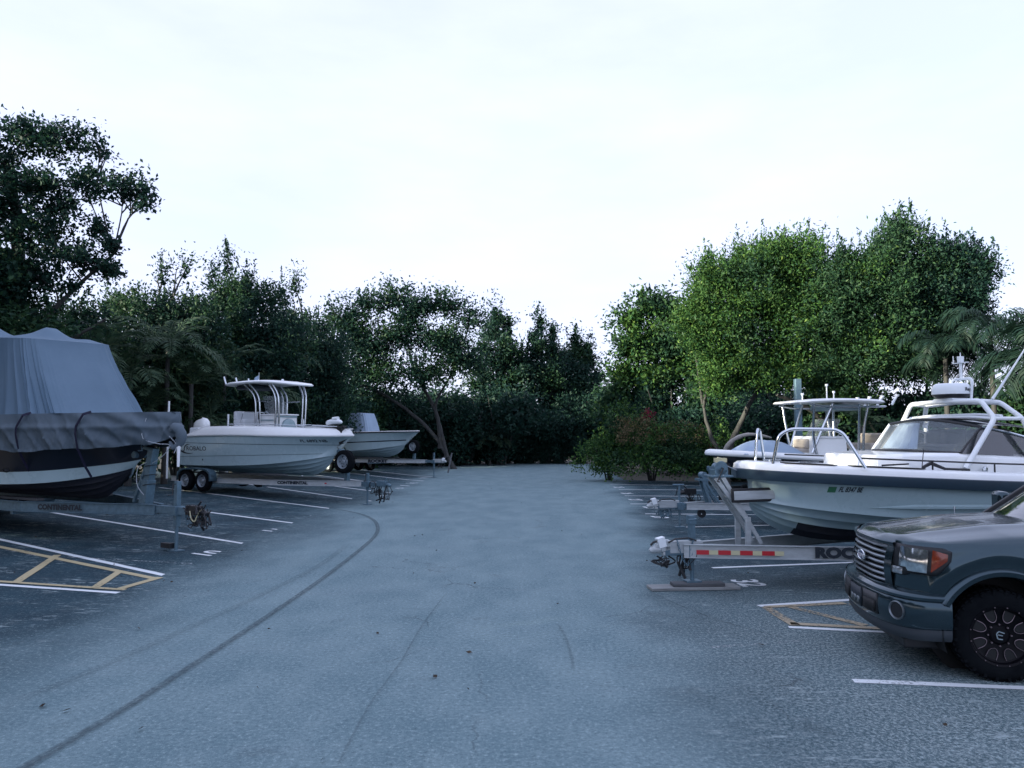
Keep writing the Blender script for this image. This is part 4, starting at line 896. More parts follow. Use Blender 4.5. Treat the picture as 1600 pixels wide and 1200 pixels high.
def boat1():
    bt = empty('covered_boat', j1, A30, 'large boat shrouded in blue-grey covers with a dark bottom, nearest on the left', 'boat')
    K = [(-10.5, 0, .84), (-7, 0, .84), (-4.4, 0, .84), (-2.9, 0, .84), (-2.2, 0, .90), (-1.8, 0, 1.12), (-1.5, 0, 1.36)]
    C = [(-10.5, 1.25, 1.16), (-7, 1.3, 1.16), (-4.2, 1.2, 1.17), (-2.9, .86, 1.21), (-2.05, .42, 1.32), (-1.6, .14, 1.42), (-1.36, 0, 1.50)]
    T = [(-10.5, 1.4, 2.2), (-7, 1.45, 2.22), (-4.6, 1.4, 2.25), (-3, 1.22, 2.27), (-1.8, .88, 2.28), (-.8, .46, 2.29), (-.1, 0, 2.3)]
    def bands(s, v):
        return 0 if v < .98 else (1 if v < 1.21 else 2)
    h, P = hull(bt, K, C, T, .2, None, None, bands, ['antifoul', 'gelblue', 'navyhull'])
    # lower cover: from the deck edge down over the sides to a scalloped hem, with straps pulling it in
    t = spline(T, 60); rnd = random.Random(2)
    ph = [rnd.uniform(0, 6.28) for _ in range(8)]
    def lc(u, v):
        i = u * 2; side = 1 if i <= 1 else -1; s = i if i <= 1 else 2 - i; q = s * 60; k = min(int(q), 59); p = t[k].lerp(t[k + 1], q - k)
        a, c = t[max(k - 1, 0)], t[min(k + 2, 60)]; d = c - a; d.z = 0; d.normalize(); o = Vector((-d.y, d.x, 0)); o.y = max(o.y, 0)
        if s > .97: o = o.lerp(Vector((1, 0, 0)), (s - .97) / .03); 
        o.normalize(); x = p.x
        hem = .40 + .05 * math.sin(x * 1.6 + ph[0]) + .025 * math.sin(x * 3.3 + ph[1]) + .008 * math.sin(x * 11 + ph[2]) - .18 * max(0, (s - .90) / .10)
        zt = .27; z = zt - v * (zt + hem); out = .05 if z > 0 else .05 - .1 * min(1, -z / .4)
        out += .03 * math.exp(-((z - .0) / .05) ** 2)
        fold = ((1 - abs(math.sin(x * 8.5 + z * 4.5 + math.sin(x * 3)))) ** 2 * .045 + (1 - abs(math.sin(x * 15 - z * 7))) ** 3 * .030 + (1 - abs(math.sin(x * 27 + z * 21))) ** 2 * .018 * math.exp(-((x + 2.5) / 1.0) ** 2) + math.sin(x * 7.3 + z * 6 + ph[3]) * .025) * (.25 + min(1, v * 1.3))
        fold += .02 * math.sin(x * 9 + z * 22) * math.exp(-((x + .9) / 1.0) ** 2)
        for sx_ in (-2.1, -3.75, -5.4, -7.1): fold -= .03 * math.exp(-((x - sx_ + .22 * (z)) / .12) ** 2)
        q_ = p + o * (out + fold + .02)
        return (q_.x, side * max(q_.y, 0.0) if s < .999 else 0, p.z + z)
    b = MB(); b.grid(lc, 460, 22); b.build('hull_cover', 'coverlow', bt, smooth=80)
    # its top sheet, sagging between the edge and the tower
    def dk(u, v):
        q = u * 60; k = min(int(q), 59); p = t[k].lerp(t[k + 1], q - k); y = (1 - 2 * v) * (p.y + .07)
        return (p.x + (.05 if u > .98 else 0), y, p.z + .27 + .06 * math.sin(p.x * 3 + y * 4) * (1 - (2 * v - 1) ** 2) - .05 * (1 - (2 * v - 1) ** 2))
    b = MB(); b.grid(dk, 90, 18); b.build('deck_cover', 'coverlow', bt, smooth=80)
    # tall cover over the tower: flat folds, a rim line and peaked roof
    cx = -5.15
    def tc_(u, v):
        a = 2 * math.pi * u; ca, sa = math.cos(a), math.sin(a); e = .36
        hx0, hy0 = 1.62, 1.0; hx1, hy1 = 2.55, 1.22
        k = v ** 1.25; sgx = math.copysign(abs(ca) ** e, ca); sgy = math.copysign(abs(sa) ** e, sa)
        hx = hx0 + (hx1 - hx0) * k + (.2 * k if ca > 0 else .9 * k); hy = hy0 + (hy1 - hy0) * k
        x = cx + sgx * hx; y = sgy * hy; z = 4.20 + .10 * (-sgx) * 0 + .02 * sgy - (4.20 - 2.42) * v - .10 * sgx * (1 - v)
        f = ((1 - abs(math.sin(u * math.pi * 19 + 1.1 * math.sin(a * 3) - z * .25))) ** 3 * .11 + (1 - abs(math.sin(u * math.pi * 34 + 2 + math.sin(a * 2) * 2))) ** 4 * .07)
        corner = (abs(ca) * abs(sa) * 2) ** 3; am = .12 + v * .7; f = f * am * (.30 + 1.6 * corner); f += .07 * math.exp(-((((u * 8) % 1) - .5) / .05) ** 2) * corner * v
        f += .022 * math.sin(z * 2.2 + a * 2) * v
        return (x + ca * f * 1.0, y + sa * f * 1.0, z)
    b = MB(); b.grid(tc_, 420, 26, wrapu=True); b.build('tower_cover', 'cover', bt, smooth=80)
    def rf(u, v):
        a = 2 * math.pi * u; p = Vector(tc_(u, 0)); c = Vector((cx, 0, 4.28)); q = p.lerp(c, v)
        x, y = q.x - cx, q.y
        z = p.z * (1 - v) + 4.30 * v + .04 * math.sin(v * math.pi * .5)
        for px_, py_, hh, wd in ((.95, -.1, .24, .26), (-.2, -.2, -.06, .35), (-1.1, -.5, .38, .4), (1.35, .55, .08, .22), (.9, -.65, .03, .25)): z += hh * math.exp(-(((x - px_) / wd) ** 2 + ((y - py_) / (wd * 1.2)) ** 2)) * min(1, v * 4)
        return (q.x, q.y, z)
    b = MB(); b.grid(rf, 140, 26, wrapu=True); b.build('tower_roof_cover', 'cover', bt, smooth=80)
    # straps
    tt = [p for p in t]
    def strap(x, lean):
        p = min(tt, key=lambda q: abs(q.x - x)); b = MB(); P = []
        for z, o in ((.29, .0), (.24, .125), (.02, .13), (-.12, .115), (-.4, .04), (-.75, -.16), (-.95, -.3)):
            P.append(Vector((p.x + lean * (z - .0) * (1 if z > 0 else .15), -(p.y + o), p.z + z)))
        for i in range(len(P) - 1): b.beam(P[i], P[i + 1], .012, .045)
        b.build('strap', 'strap', bt)
    for x in (-1.72, -3.02): strap(x, .95)
    # tied end of the cover, rope and fenders at the bow
    b = MB(); b.tube(spline([(-.12, -.1, 2.2), (-.02, -.08, 2.28), (.05, -.02, 2.2), (.03, .02, 2.02), (-.1, -.04, 1.9), (-.16, -.08, 2.02)], 16), [.03, .05, .07, .09, .10, .10, .09, .10, .10, .09, .08, .07, .06, .05, .04, .03, .02], 10); b.build('tied_bundle', 'coverlow', bt)
    b = MB()
    for P in ([(-.5, -.34, 2.45), (-.52, -.40, 2.1), (-.3, -.25, 1.98), (-.1, -.12, 1.95), (-.25, -.15, 1.75), (-.7, -.05, 1.6)], [(-.1, -.14, 2.12), (0, -.05, 1.95), (-.03, -.08, 1.8)], [(-.8, -.1, 1.62), (-1.0, -.14, 1.5), (-.95, -.18, 1.2), (-.85, -.1, 1.0)]): b.tube(spline(P, 18), .007, 5)
    b.build('rope', 'rope', bt)
    b = MB(); b.tube([(0, 0, 2.0), (.02, -.02, 1.86), (.02, -.02, 1.55)], [.05, .03, .024], 8); b.build('white_ferrule', 'whitepipe', bt)
    b = MB(); b.lathe([(0, .03), (.05, .045), (.10, .03), (.1, .001)], 10, c=(-3.45, -1.3, 1.45)); b.build('drain_fitting', 'black', bt)
boat1()

# ================================================================ 2. white centre-console boat
j2 = on_ground(574, 788.5)
def T2f():
    tr = empty('boat_trailer', j2, A30, 'tandem-axle aluminium trailer carrying the boat with the white hardtop', 'trailer', 'boat trailers'); z = .64
    rails(tr, z, .17, .75, -.2, -3.2, -8.1, 1.02, 'alu', 'galv')
    jack(tr, 0, 0, z, .98, r=.04); coupler(tr, .72, z, 'galv'); cable_mess(tr, .55, z, 8, 10, .5, spread=.3)
    b = MB(); b.tube([(.28 + .13 * math.cos(t), -.09, z - .02 + .12 * math.sin(t)) for t in [k * .628 for k in range(10)]], .013, 5, closed=True); b.build('cable_loop', 'black', tr)
    chain(tr, [(.7, .02, z), (.62, .03, z - .5), (.5, .02, z - .45), (.4, 0, z - .1)], 20)
    w_ = MB(); w_.box((-.85, 0, z + .28), (.13, .13, .5)); w_.beam((-.85, 0, z + .45), (-1.15, 0, z + 1.0), .1, .1); w_.cyl((-1.12, -.12, z + 1.0), (-1.12, .12, z + 1.0), .08, 12); w_.build('winch_stand', 'galv', tr, bevel=.005)
    wheel(tr, -.72, -.26, 1.33, .36, .22, -1, 'spare_wheel'); bunks(tr, .88, -7.6, -2.8, .7)
    q = MB(); q.beam((-.78, -.1, 1.33), (-.85, 0, 1.33), .1, .1); q.build('spare_bracket', 'galv', tr)
    for x in (-6.15, -7.02):
        for s_ in (-1, 1): wheel(tr, x, s_ * 1.2, .27 + .345, .345, .21, s_)
    for s_ in (-1, 1): fender(tr, -6.55, s_ * 1.2, .60, .45, .27, 1.75, True)
    for s_ in (-1, 1): b = MB(); b.cyl((-8.0, s_ * 1.28, z), (-8.0, s_ * 1.28, 3.35 if s_ < 0 else 2.95), .035, 10); b.build('guide_post', 'whitepipe', tr)
    b = MB(); b.cyl((-4.1, 1.28, z), (-4.1, 1.28, 2.72), .035, 10); b.build('guide_post', 'whitepipe', tr)
    a = Vector((-.2, -.07, 0)); bb = Vector((-3.2, -1.02, 0)); d_ = (bb - a).normalized(); nrm = Vector((d_.y, -d_.x, 0)); nrm = nrm if nrm.y < 0 else -nrm; c0 = a + d_ * 2.35
    def tf(u, v): p = c0 - d_ * u + nrm * .012; return (p.x, p.y, z + v)
    lettering('CONTINENTAL', .12, tf, 'print', tr, bold=.009, sx=1.25)
    b = MB(); p = c0 - d_ * 1.15 + nrm * .014; b.box((p.x, p.y, z), (.07, .02, .04)); b.build('marker_light', 'red', tr)
    return tr
T2f()
def cushion(parent, c, d, name, m, rot=None, bev=.05):
    b = MB(); b.box(c, d, rot); return b.build(name, m, parent, bevel=min(bev, min(d) * .35))
def boat2():
    bt = empty('motor_boat', j2, A30, 'white centre console boat with a white hardtop and white bow trolling motor', 'boat')
    K = [(-7.6, 0, .90), (-6, 0, .86), (-4.5, 0, .84), (-3.2, 0, .84), (-2.3, 0, .86), (-1.8, 0, 1.04), (-1.5, 0, 1.30)]
    C = [(-7.6, 1.12, 1.14), (-6, 1.16, 1.14), (-4.5, 1.10, 1.17), (-3.2, .82, 1.25), (-2.3, .45, 1.36), (-1.7, .15, 1.46), (-1.38, 0, 1.50)]
    T = [(-7.6, 1.24, 2.10), (-6, 1.3, 2.15), (-4.4, 1.28, 2.16), (-3.1, 1.10, 2.14), (-2.0, .72, 2.13), (-1.15, .30, 2.13), (-.62, 0, 2.14)]
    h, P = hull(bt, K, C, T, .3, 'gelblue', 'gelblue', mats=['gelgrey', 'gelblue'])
    prof = [(-.002, -.03), (.035, -.02), (.05, .01), (.035, .05), (.0, .14), (-.05, .24), (-.12, .30), (-.22, .31), (-.30, .30), (-.32, .10), (-.34, -.2)]
    ring_cap(bt, T, prof, 'gunwale', 'gel', dzfn=lambda x: -.09 * max(0, min(1, (x + 3.2) / 2.4)) - .26 * max(0, min(1, (-6.3 - x) / 1.0)), smooth=50)
    deck_sheet(bt, T, .2, 'foredeck', 'gel', .2, x0=-2.2); deck_sheet(bt, T, -.25, 'cockpit_floor', 'gel', .2, x1=-2.1, camber=.0)
    f = side_projector([h], -1)
    def line(v0, x0, x1, dz, nm, th=.014, m='print', dxz=0.0):
        b = MB(); n = 46
        for i in range(n + 1):
            x = x0 + (x1 - x0) * i / n; z = v0 + dz * (i / n)
            for k in (-th / 2, th / 2): b.v.append(tuple(f(x, z + k)))
        for i in range(n): b.f.append((2 * i, 2 * i + 2, 2 * i + 3, 2 * i + 1)); b.m.append(0)
        b.build(nm, m, bt, smooth=0, recalc=False)
    line(1.90, -7.4, -1.15, -.06, 'pinstripe'); line(1.42, -7.4, -1.75, .14, 'pinstripe', .010)
    lettering('ROBALO', .20, lambda u, v: f(-6.5 + u, 1.70 + v), 'print', bt, shear=.0, sx=1.35, bold=.002)
    sw = MB(); n = 24
    for i in range(n + 1):       # the swoosh around the first letter
        t = math.pi * (.42 + 1.22 * i / n); th = .028 * math.sin(math.pi * i / n) + .003; cx_, cz_ = -6.88, 1.69
        for k in (-1, 1): sw.v.append(tuple(f(cx_ + (.26 + k * th * .8) * math.cos(t) * (1.0 if i < n * .55 else 1.9), cz_ + (.155 + k * th) * math.sin(t), )))
    for i in range(n): sw.f.append((2 * i, 2 * i + 2, 2 * i + 3, 2 * i + 1)); sw.m.append(0)
    sw.build('logo', 'print', bt, smooth=0, recalc=False)
    lettering('FL 6892 NB', .12, lambda u, v: f(-1.85 + u, 1.97 + v), 'print', bt, sx=1.3, bold=.003, name='registration_number')
    for x, z in ((-7.15, 1.62), (-6.2, 1.33)): b = MB(); p = f(x, z); b.lathe([(p.y - .01, .028), (p.y - .02, .015), (p.y - .012, .001)], 10, c=(x, 0, z)); b.build('drain_fitting', 'black', bt)
    # console with windscreen
    co = empty('console', (-3.95, 0, 0)); co.parent = bt
    b = MB(); b.box((0, 0, 2.30), (.8, .98, 1.05), taper=.96); b.box((.02, 0, 2.845), (.86, 1.02, .045)); b.build('console_body', 'gel', co, bevel=.03)
    b = MB(); b.lathe([(.0, .30), (.07, .29), (.10, .24), (.10, .001)], 24, 'x', c=(.40, .05, 2.42)); b.build('console_seat', 'gelgrey', co, smooth=50)
    b = MB(); b.grid(lambda u, v: (.28 - .42 * abs(2 * u - 1) ** 3 - .22 * v, (u - .5) * (.86 - .1 * v), 2.87 + .62 * v), 16, 6); b.build('windscreen', 'clear', co, smooth=60)
    b = MB(); b.box((-.05, -.5, 2.66), (.7, .02, .035)); b.box((.405, 0, 2.78), (.02, .9, .05)); b.build('console_trim', 'gelgrey', co)
    b = MB(); b.lathe([(0, .17), (.02, .185), (.04, .17), (.02, .155)], 20, 'x', c=(-.52, -.1, 2.78), closed=True); b.build('steering_wheel', 'steel', co)
    # leaning seat
    le = empty('leaning_seat', (-5.35, 0, 0)); le.parent = bt
    cushion(le, (0, 0, 2.62), (.55, .98, .17), 'seat', 'vinyl'); cushion(le, (-.2, 0, 2.83), (.16, .98, .30), 'backrest', 'vinyl')
    b = MB(); b.box((0, 0, 2.30), (.5, .9, .5)); b.build('seat_base', 'gel', le, bevel=.03); pipe(le, [(.1, -.48, 2.6), (.22, -.48, 2.95), (.22, .48, 2.95), (.1, .48, 2.6)], .014, 'grab_rail', 'steel')
    # hardtop on curved legs
    ht = empty('hardtop', (-4.2, 0, 0)); ht.parent = bt
    def top(u, v):
        a = 2 * math.pi * u; ca, sa = math.cos(a), math.sin(a); x = math.copysign(abs(ca) ** .55, ca) * 1.55; y = math.copysign(abs(sa) ** .5, sa) * (1.0 if x < .2 else 1.0 - .25 * (x - .2))
        r = [1, 1.02, .97, .6, 0][int(v * 4 + .5)]; z = [-.03, .01, .055, .085, .10][int(v * 4 + .5)]
        return (x * r - .1, y * r, 3.92 + z - .07 * max(0, x * r - .4) ** 1.5 * 1.2 - .03 * max(0, -x * r))
    b = MB(); b.grid(top, 56, 4, wrapu=True)
    b.grid(lambda u, v: (top(u, 0)[0] * (1 - v) - .1 * v, top(u, 0)[1] * (1 - v), top(u, 0)[2] * (1 - v) + 3.9 * v), 56, 2, wrapu=True); b.build('top_panel', 'gel', ht, smooth=50)
    for s in (-1, 1):
        for dx, x0, x1 in ((0, .85, .55), (.17, 1.0, .72), ):
            b = MB(); b.tube(spline([(x0 - .12, s * .58, 2.2), (x0 - .10, s * .60, 2.9), (x0 - .14, s * .63, 3.5), (x1 - .08, s * .70, 3.88)], 12), .034, 10); b.build('leg', 'steel', ht)
        for x0, x1 in ((-.35, -.75), (-.15, -.50)):
            b = MB(); b.tube(spline([(x0 + .15, s * .58, 2.2), (x0 + .16, s * .60, 2.9), (x0 + .08, s * .63, 3.5), (x1 + .05, s * .70, 3.88)], 12), .034, 10); b.build('leg', 'steel', ht)
        b = MB(); b.tube([(.6, s * .62, 3.3), (-.1, s * .62, 3.3)], .02, 8); b.build('brace', 'steel', ht)
    cushion(ht, (-.75, 0, 3.78), (.8, 1.3, .14), 'storage_bag', 'print', bev=.05)
    for y in (-.75, -.25, .3, .75): b = MB(); b.cyl((-1.5, y, 3.88), (-1.62, y, 4.16), .028, 10); b.build('rod_holder', 'whitepipe', ht)
    b = MB(); b.tube([(-.95, .2, 3.95), (-.97, .2, 4.35)], .008, 6); b.build('flag_staff', 'steel', ht); b = MB(); b.grid(lambda u, v: (-.97 - .22 * u, .2 + .03 * math.sin(u * 6), 4.3 - .16 * v - .16 * u), 8, 4); b.build('flag', 'canvas', ht)
    b = MB(); b.tube([(.3, .1, 4.0), (.3, .1, 4.07)], [.06, .03], 10); b.build('antenna_base', 'whitepipe', ht)
    # bow: rail, trolling motor
    for s in (-1, 1): b = MB(); t = spline(T, 50); Q = [(p.x, s * max(p.y - .14, 0), p.z + .36 - .07 * max(0, (p.x + 3.2) / 2.4)) for p in t if -5.2 < p.x < -1.1]; b.tube(Q, .014, 6); b.build('bow_rail', 'steel', bt)
    tm = empty('trolling_motor', (-1.05, -.1, 2.32)); tm.parent = bt
    b = MB(); b.box((-.12, 0, .10), (.62, .14, .06)); b.box((.0, 0, .0), (.2, .16, .2)); b.build('mount', 'black', tm, bevel=.012)
    b = MB(); b.tube(spline([(-.62, 0, .2), (-.5, 0, .26), (-.25, 0, .27), (-.05, 0, .26), (.05, 0, .24)], 10), [.03, .06, .075, .08, .08, .08, .08, .075, .07, .05, .02], 10); b.tube([(-.34, 0, .36), (-.12, 0, .37)], [.06, .07], 10); b.build('motor_head', 'whitepipe', tm)
    b = MB(); b.cyl((-.15, 0, -.1), (-.15, 0, .3), .03, 10); b.cyl((.06, .04, -.1), (.06, .04, .16), .045, 10); b.build('shaft', 'black', tm)
    b = MB(); b.prism([(-.98, -.03, 2.05), (-.70, -.02, 2.12), (-1.15, -.04, 1.86), (-1.22, -.04, 1.98)], (0, .06, 0)); b.build('bow_roller', 'black', bt)
    for x in (-2.0, -4.9): b = MB(); b.tube([(x - .12, -.95 if x < -3 else -.62, 2.48), (x + .12, -.95 if x < -3 else -.55, 2.48)], .018, 6); b.build('cleat', 'steel', bt)
    outboard(bt, -7.75, 0, 2.15, 'gel'); cushion(bt, (-7.2, 0, 2.25), (.5, 1.7, .35), 'transom_seat', 'vinyl')
boat2()

# ================================================================ 3. smallest boat, far left
j3 = on_ground(678, 746)
def T3f():
    tr = empty('boat_trailer', j3, A30, 'slim pale trailer under the smallest boat, farthest on the left', 'trailer', 'boat trailers'); z = .80
    rails(tr, z, .17, .5, -.5, -3.2, -7.6, 1.0, 'alu', 'galv'); jack(tr, 0, 0, z, 1.25, r=.035); coupler(tr, .5, z + .02, 'silver'); cable_mess(tr, .4, z, 18, 4, .3)
    w_ = MB(); w_.box((-1.25, 0, z + .3), (.12, .12, .55)); w_.beam((-1.25, 0, z + .5), (-1.7, 0, z + .95), .08, .08); w_.build('winch_stand', 'galv', tr); wheel(tr, -1.15, -.2, 1.55, .35, .2, -1, 'spare_wheel')
    for s_ in (-1, 1):
        for x in (-5.2, -6.05): wheel(tr, x, s_ * 1.18, .52, .34, .2, s_)
        fender(tr, -5.62, s_ * 1.18, .55, .42, .25, 1.7, True)
    bunks(tr, .95, -7, -2.8, .65); a = Vector((-.5, -.07, 0)); bb = Vector((-3.2, -1.0, 0)); d_ = (bb - a).normalized(); nrm = Vector((d_.y, -d_.x, 0)); nrm = nrm if nrm.y < 0 else -nrm; c0 = a + d_ * 2.55
    def tf(u, v): p = c0 - d_ * u + nrm * .04; return (p.x, p.y, z + v)
    lettering('ROCKET', .2, tf, 'print', tr, bold=.014, sx=1.35)
T3f()
def boat3():
    bt = empty('motor_boat', j3, A30, 'small pale boat with a canvas-covered console, farthest on the left', 'boat')
    K = [(-7.8, 0, 1.0), (-6, 0, .98), (-4.6, 0, .98), (-3.6, 0, .98), (-2.9, 0, 1.0), (-2.35, 0, 1.16), (-1.95, 0, 1.42)]
    C = [(-7.8, 1.05, 1.25), (-6, 1.08, 1.26), (-4.6, 1.0, 1.32), (-3.5, .75, 1.40), (-2.6, .4, 1.52), (-2.1, .12, 1.60), (-1.85, 0, 1.62)]
    T = [(-7.8, 1.15, 2.22), (-6, 1.2, 2.24), (-4.6, 1.18, 2.26), (-3.4, .98, 2.28), (-2.2, .6, 2.30), (-1.4, .25, 2.31), (-.95, 0, 2.32)]
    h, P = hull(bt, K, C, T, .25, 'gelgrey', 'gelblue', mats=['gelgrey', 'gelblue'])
    ring_cap(bt, T, [(0, -.03), (.035, -.03), (.035, .02)], 'rub_rail', 'black'); ring_cap(bt, T, [(.03, .02), (.03, .05), (-.1, .065), (-.26, .06), (-.27, -.2)], 'gunwale', 'gel')
    deck_sheet(bt, T, .02, 'foredeck', 'gel', .1, x0=-2.4); deck_sheet(bt, T, -.3, 'cockpit_floor', 'gel', .2, x1=-2.3, camber=0)
    f = side_projector([h], -1); b = MB(); n = 40
    for i in range(n + 1):
        x = -7.6 + (7.6 - 1.75) * i / n; z = 1.68 + .20 * (i / n) ** 1.5
        for k in (-.025, .025): b.v.append(tuple(f(x, z + k)))
    for i in range(n): b.f.append((2 * i, 2 * i + 2, 2 * i + 3, 2 * i + 1)); b.m.append(0)
    b.build('side_stripe', 'navyhull', bt, smooth=0, recalc=False)
    def cc(u, v):
        a = 2 * math.pi * u; ca, sa = math.cos(a), math.sin(a); k = [1, .93, .80, .66, 0][int(v * 4 + .5)]; z = [2.2, 2.55, 2.95, 3.30, 3.34][int(v * 4 + .5)]
        return (-4.75 + math.copysign(abs(ca) ** .35, ca) * (.85 * k) - (.22 * (1 - k) if v < .99 else .1) + .012 * math.sin(u * 90), math.copysign(abs(sa) ** .35, sa) * .62 * (k * .6 + .4 if v < .99 else 0) + .012 * math.sin(u * 70), z)
    b = MB(); b.grid(cc, 80, 4, wrapu=True); b.build('console_cover', 'canvas', bt, smooth=35)
    outboard(bt, -8.0, 0, 2.25, 'gelgrey', 1.1)
boat3()

# ================================================================ 4. large boat with cabin, right
B10 = R(190)
g4 = on_ground(1078, 906.5); j4 = Vector((2.58, 11.15, 0))
def T4f():
    tr = empty('boat_trailer', j4, B10, 'aluminium trailer with red and cream reflectors on the right, jack stood on timber', 'trailer', 'boat trailers'); z = .54
    rails(tr, z, .19, .42, .15, -3.0, -9.4, .98, 'alu', 'galv', .08)
    jack(tr, 0, .09, z, .98, r=.042, crank=False, foot=.22); b = MB(); b.box((0, 0, .97), (.11, .11, .12)); b.tube([(-.02, .06, .99), (-.02, .15, .99), (.12, .17, .99)], .011, 6); b.build('jack_gearbox', 'galv', tr, bevel=.01)
    coupler(tr, .38, z + .02, 'silver'); cable_mess(tr, .12, z + .12, 28, 6, .45, spread=.12); chain(tr, [(.25, .07, z + .16), (.2, .1, z - .05), (.1, .1, z - .2), (.02, .08, z + .12), (-.04, .06, z + .15)], 26); cable_mess(tr, .42, z - .08, 29, 6, .14, spread=.1)
    for sgn in (1, -1):
        a = Vector((.15, sgn * .07, 0)); bb = Vector((-3.0, sgn * .98, 0)); d_ = (bb - a).normalized(); nrm = Vector((d_.y, -d_.x, 0)); nrm = nrm if nrm.y * sgn > 0 else -nrm
        k = 0
        for i in range(8):
            w_ = .175 if i % 2 == 0 else .125; c = a + d_ * (.17 + k + w_ / 2) + nrm * .046; k += w_; b = MB(); b.beam(c - d_ * w_ / 2, c + d_ * w_ / 2, .003, .062); o = b.build('reflector_strip', 'red' if i % 2 == 0 and i < 8 else 'ylw', tr)
            for v in o.data.vertices: v.co.z += z - .01 - (c.z)
            if sgn < 0 and i > 3: pass
        if sgn > 0:
            c0 = a + d_ * 2.27
            def tf(u, v): p = c0 + d_ * u + nrm * .046; return (p.x, p.y, z + .005 + v)
            lettering('ROCKET', .19, tf, 'print', tr, bold=.013, sx=1.3)
    w_ = empty('winch_stand', (-.85, 0, z)); w_.parent = tr
    for s_ in (-1, 1):
        b = MB(); b.beam((-.15, s_ * .14, .08), (.42, s_ * .10, 1.06), .04, .06); b.beam((.12, s_ * .14, .08), (.30, s_ * .10, 1.0), .03, .06) if 0 else None; b.beam((.02, s_ * .16, .36), (.52, s_ * .1, 1.03), .03, .055); b.box((.06, s_ * .16, .24), (.08, .04, .46)); b.build('post', 'alu', w_, bevel=.004)
    b = MB(); b.box((.42, 0, 1.05), (.34, .26, .03)); b.cyl((.42, -.09, 1.17), (.42, .09, 1.17), .075, 16); b.cyl((.42, .085, 1.17), (.42, .10, 1.17), .10, 18); b.box((.42, .0, 1.10), (.2, .2, .1)); b.build('winch', 'galv', w_, bevel=.005)
    b = MB(); b.tube([(.42, .11, 1.17), (.42, .16, 1.17), (.52, .17, .98), (.52, .24, .98)], .011, 6); b.build('crank_handle', 'black', w_)
    b = MB(); b.box((.40, .02, 1.28), (.16, .1, .06)); b.tube([(.33, .02, 1.28), (.46, .06, 1.31)], .02, 6); b.build('strap_hook', 'ylw', w_)
    b = MB(); b.beam((.40, 0, 1.24), (-.05, 0, 1.05), .05, .008); b.build('winch_strap', 'rope', w_)
    b = MB()
    for s_ in (-1, 1): b.beam((.30, s_ * .235, .78), (-.34, s_ * .30, .80), .02, .125)
    b.beam((.26, -.17, .78), (.26, .17, .78), .05, .1); b.build('bow_stop_arm', 'alu', w_, bevel=.004)
    for s_ in (-1, 1): b = MB(); b.beam((.33, s_ * .205, .78), (-.40, s_ * .275, .80), .03, .20); b.build('bow_pad', 'black', w_, bevel=.01)
    bunks(tr, .68, -8.8, -3.2, .75)
    for s_ in (-1, 1):
        for x in (-5.9, -6.8): wheel(tr, x, s_ * 1.22, .35, .35, .22, s_)
        fender(tr, -6.35, s_ * 1.22, .38, .43, .28, 1.8, True)
T4f()
for (px, py, L_, W_, H_, m, lab, dz, rz) in ((1077, 915.5, 1.28, .30, .04, 'wood', 'long pale plank lying flat beneath the jack timber', 0, 5), (1083, 909, .74, .2, .045, 'wooddark', 'short dark timber block on the pale plank, under the jack foot', .044, 3)):
    c = on_ground(1077, 913.5) if dz == 0 else Vector((2.60, 11.13, 0)); c = Vector((2.58 if dz == 0 else 2.64, 11.10, 0)); b = MB(); b.box((0, 0, H_ / 2), (L_, W_, H_)); o = b.build('timber_plank' if dz == 0 else 'timber_block', m, bevel=.006); o.location = (c.x, c.y, dz + .004); o.rotation_euler.z = R(rz); tag(o, lab, 'plank')
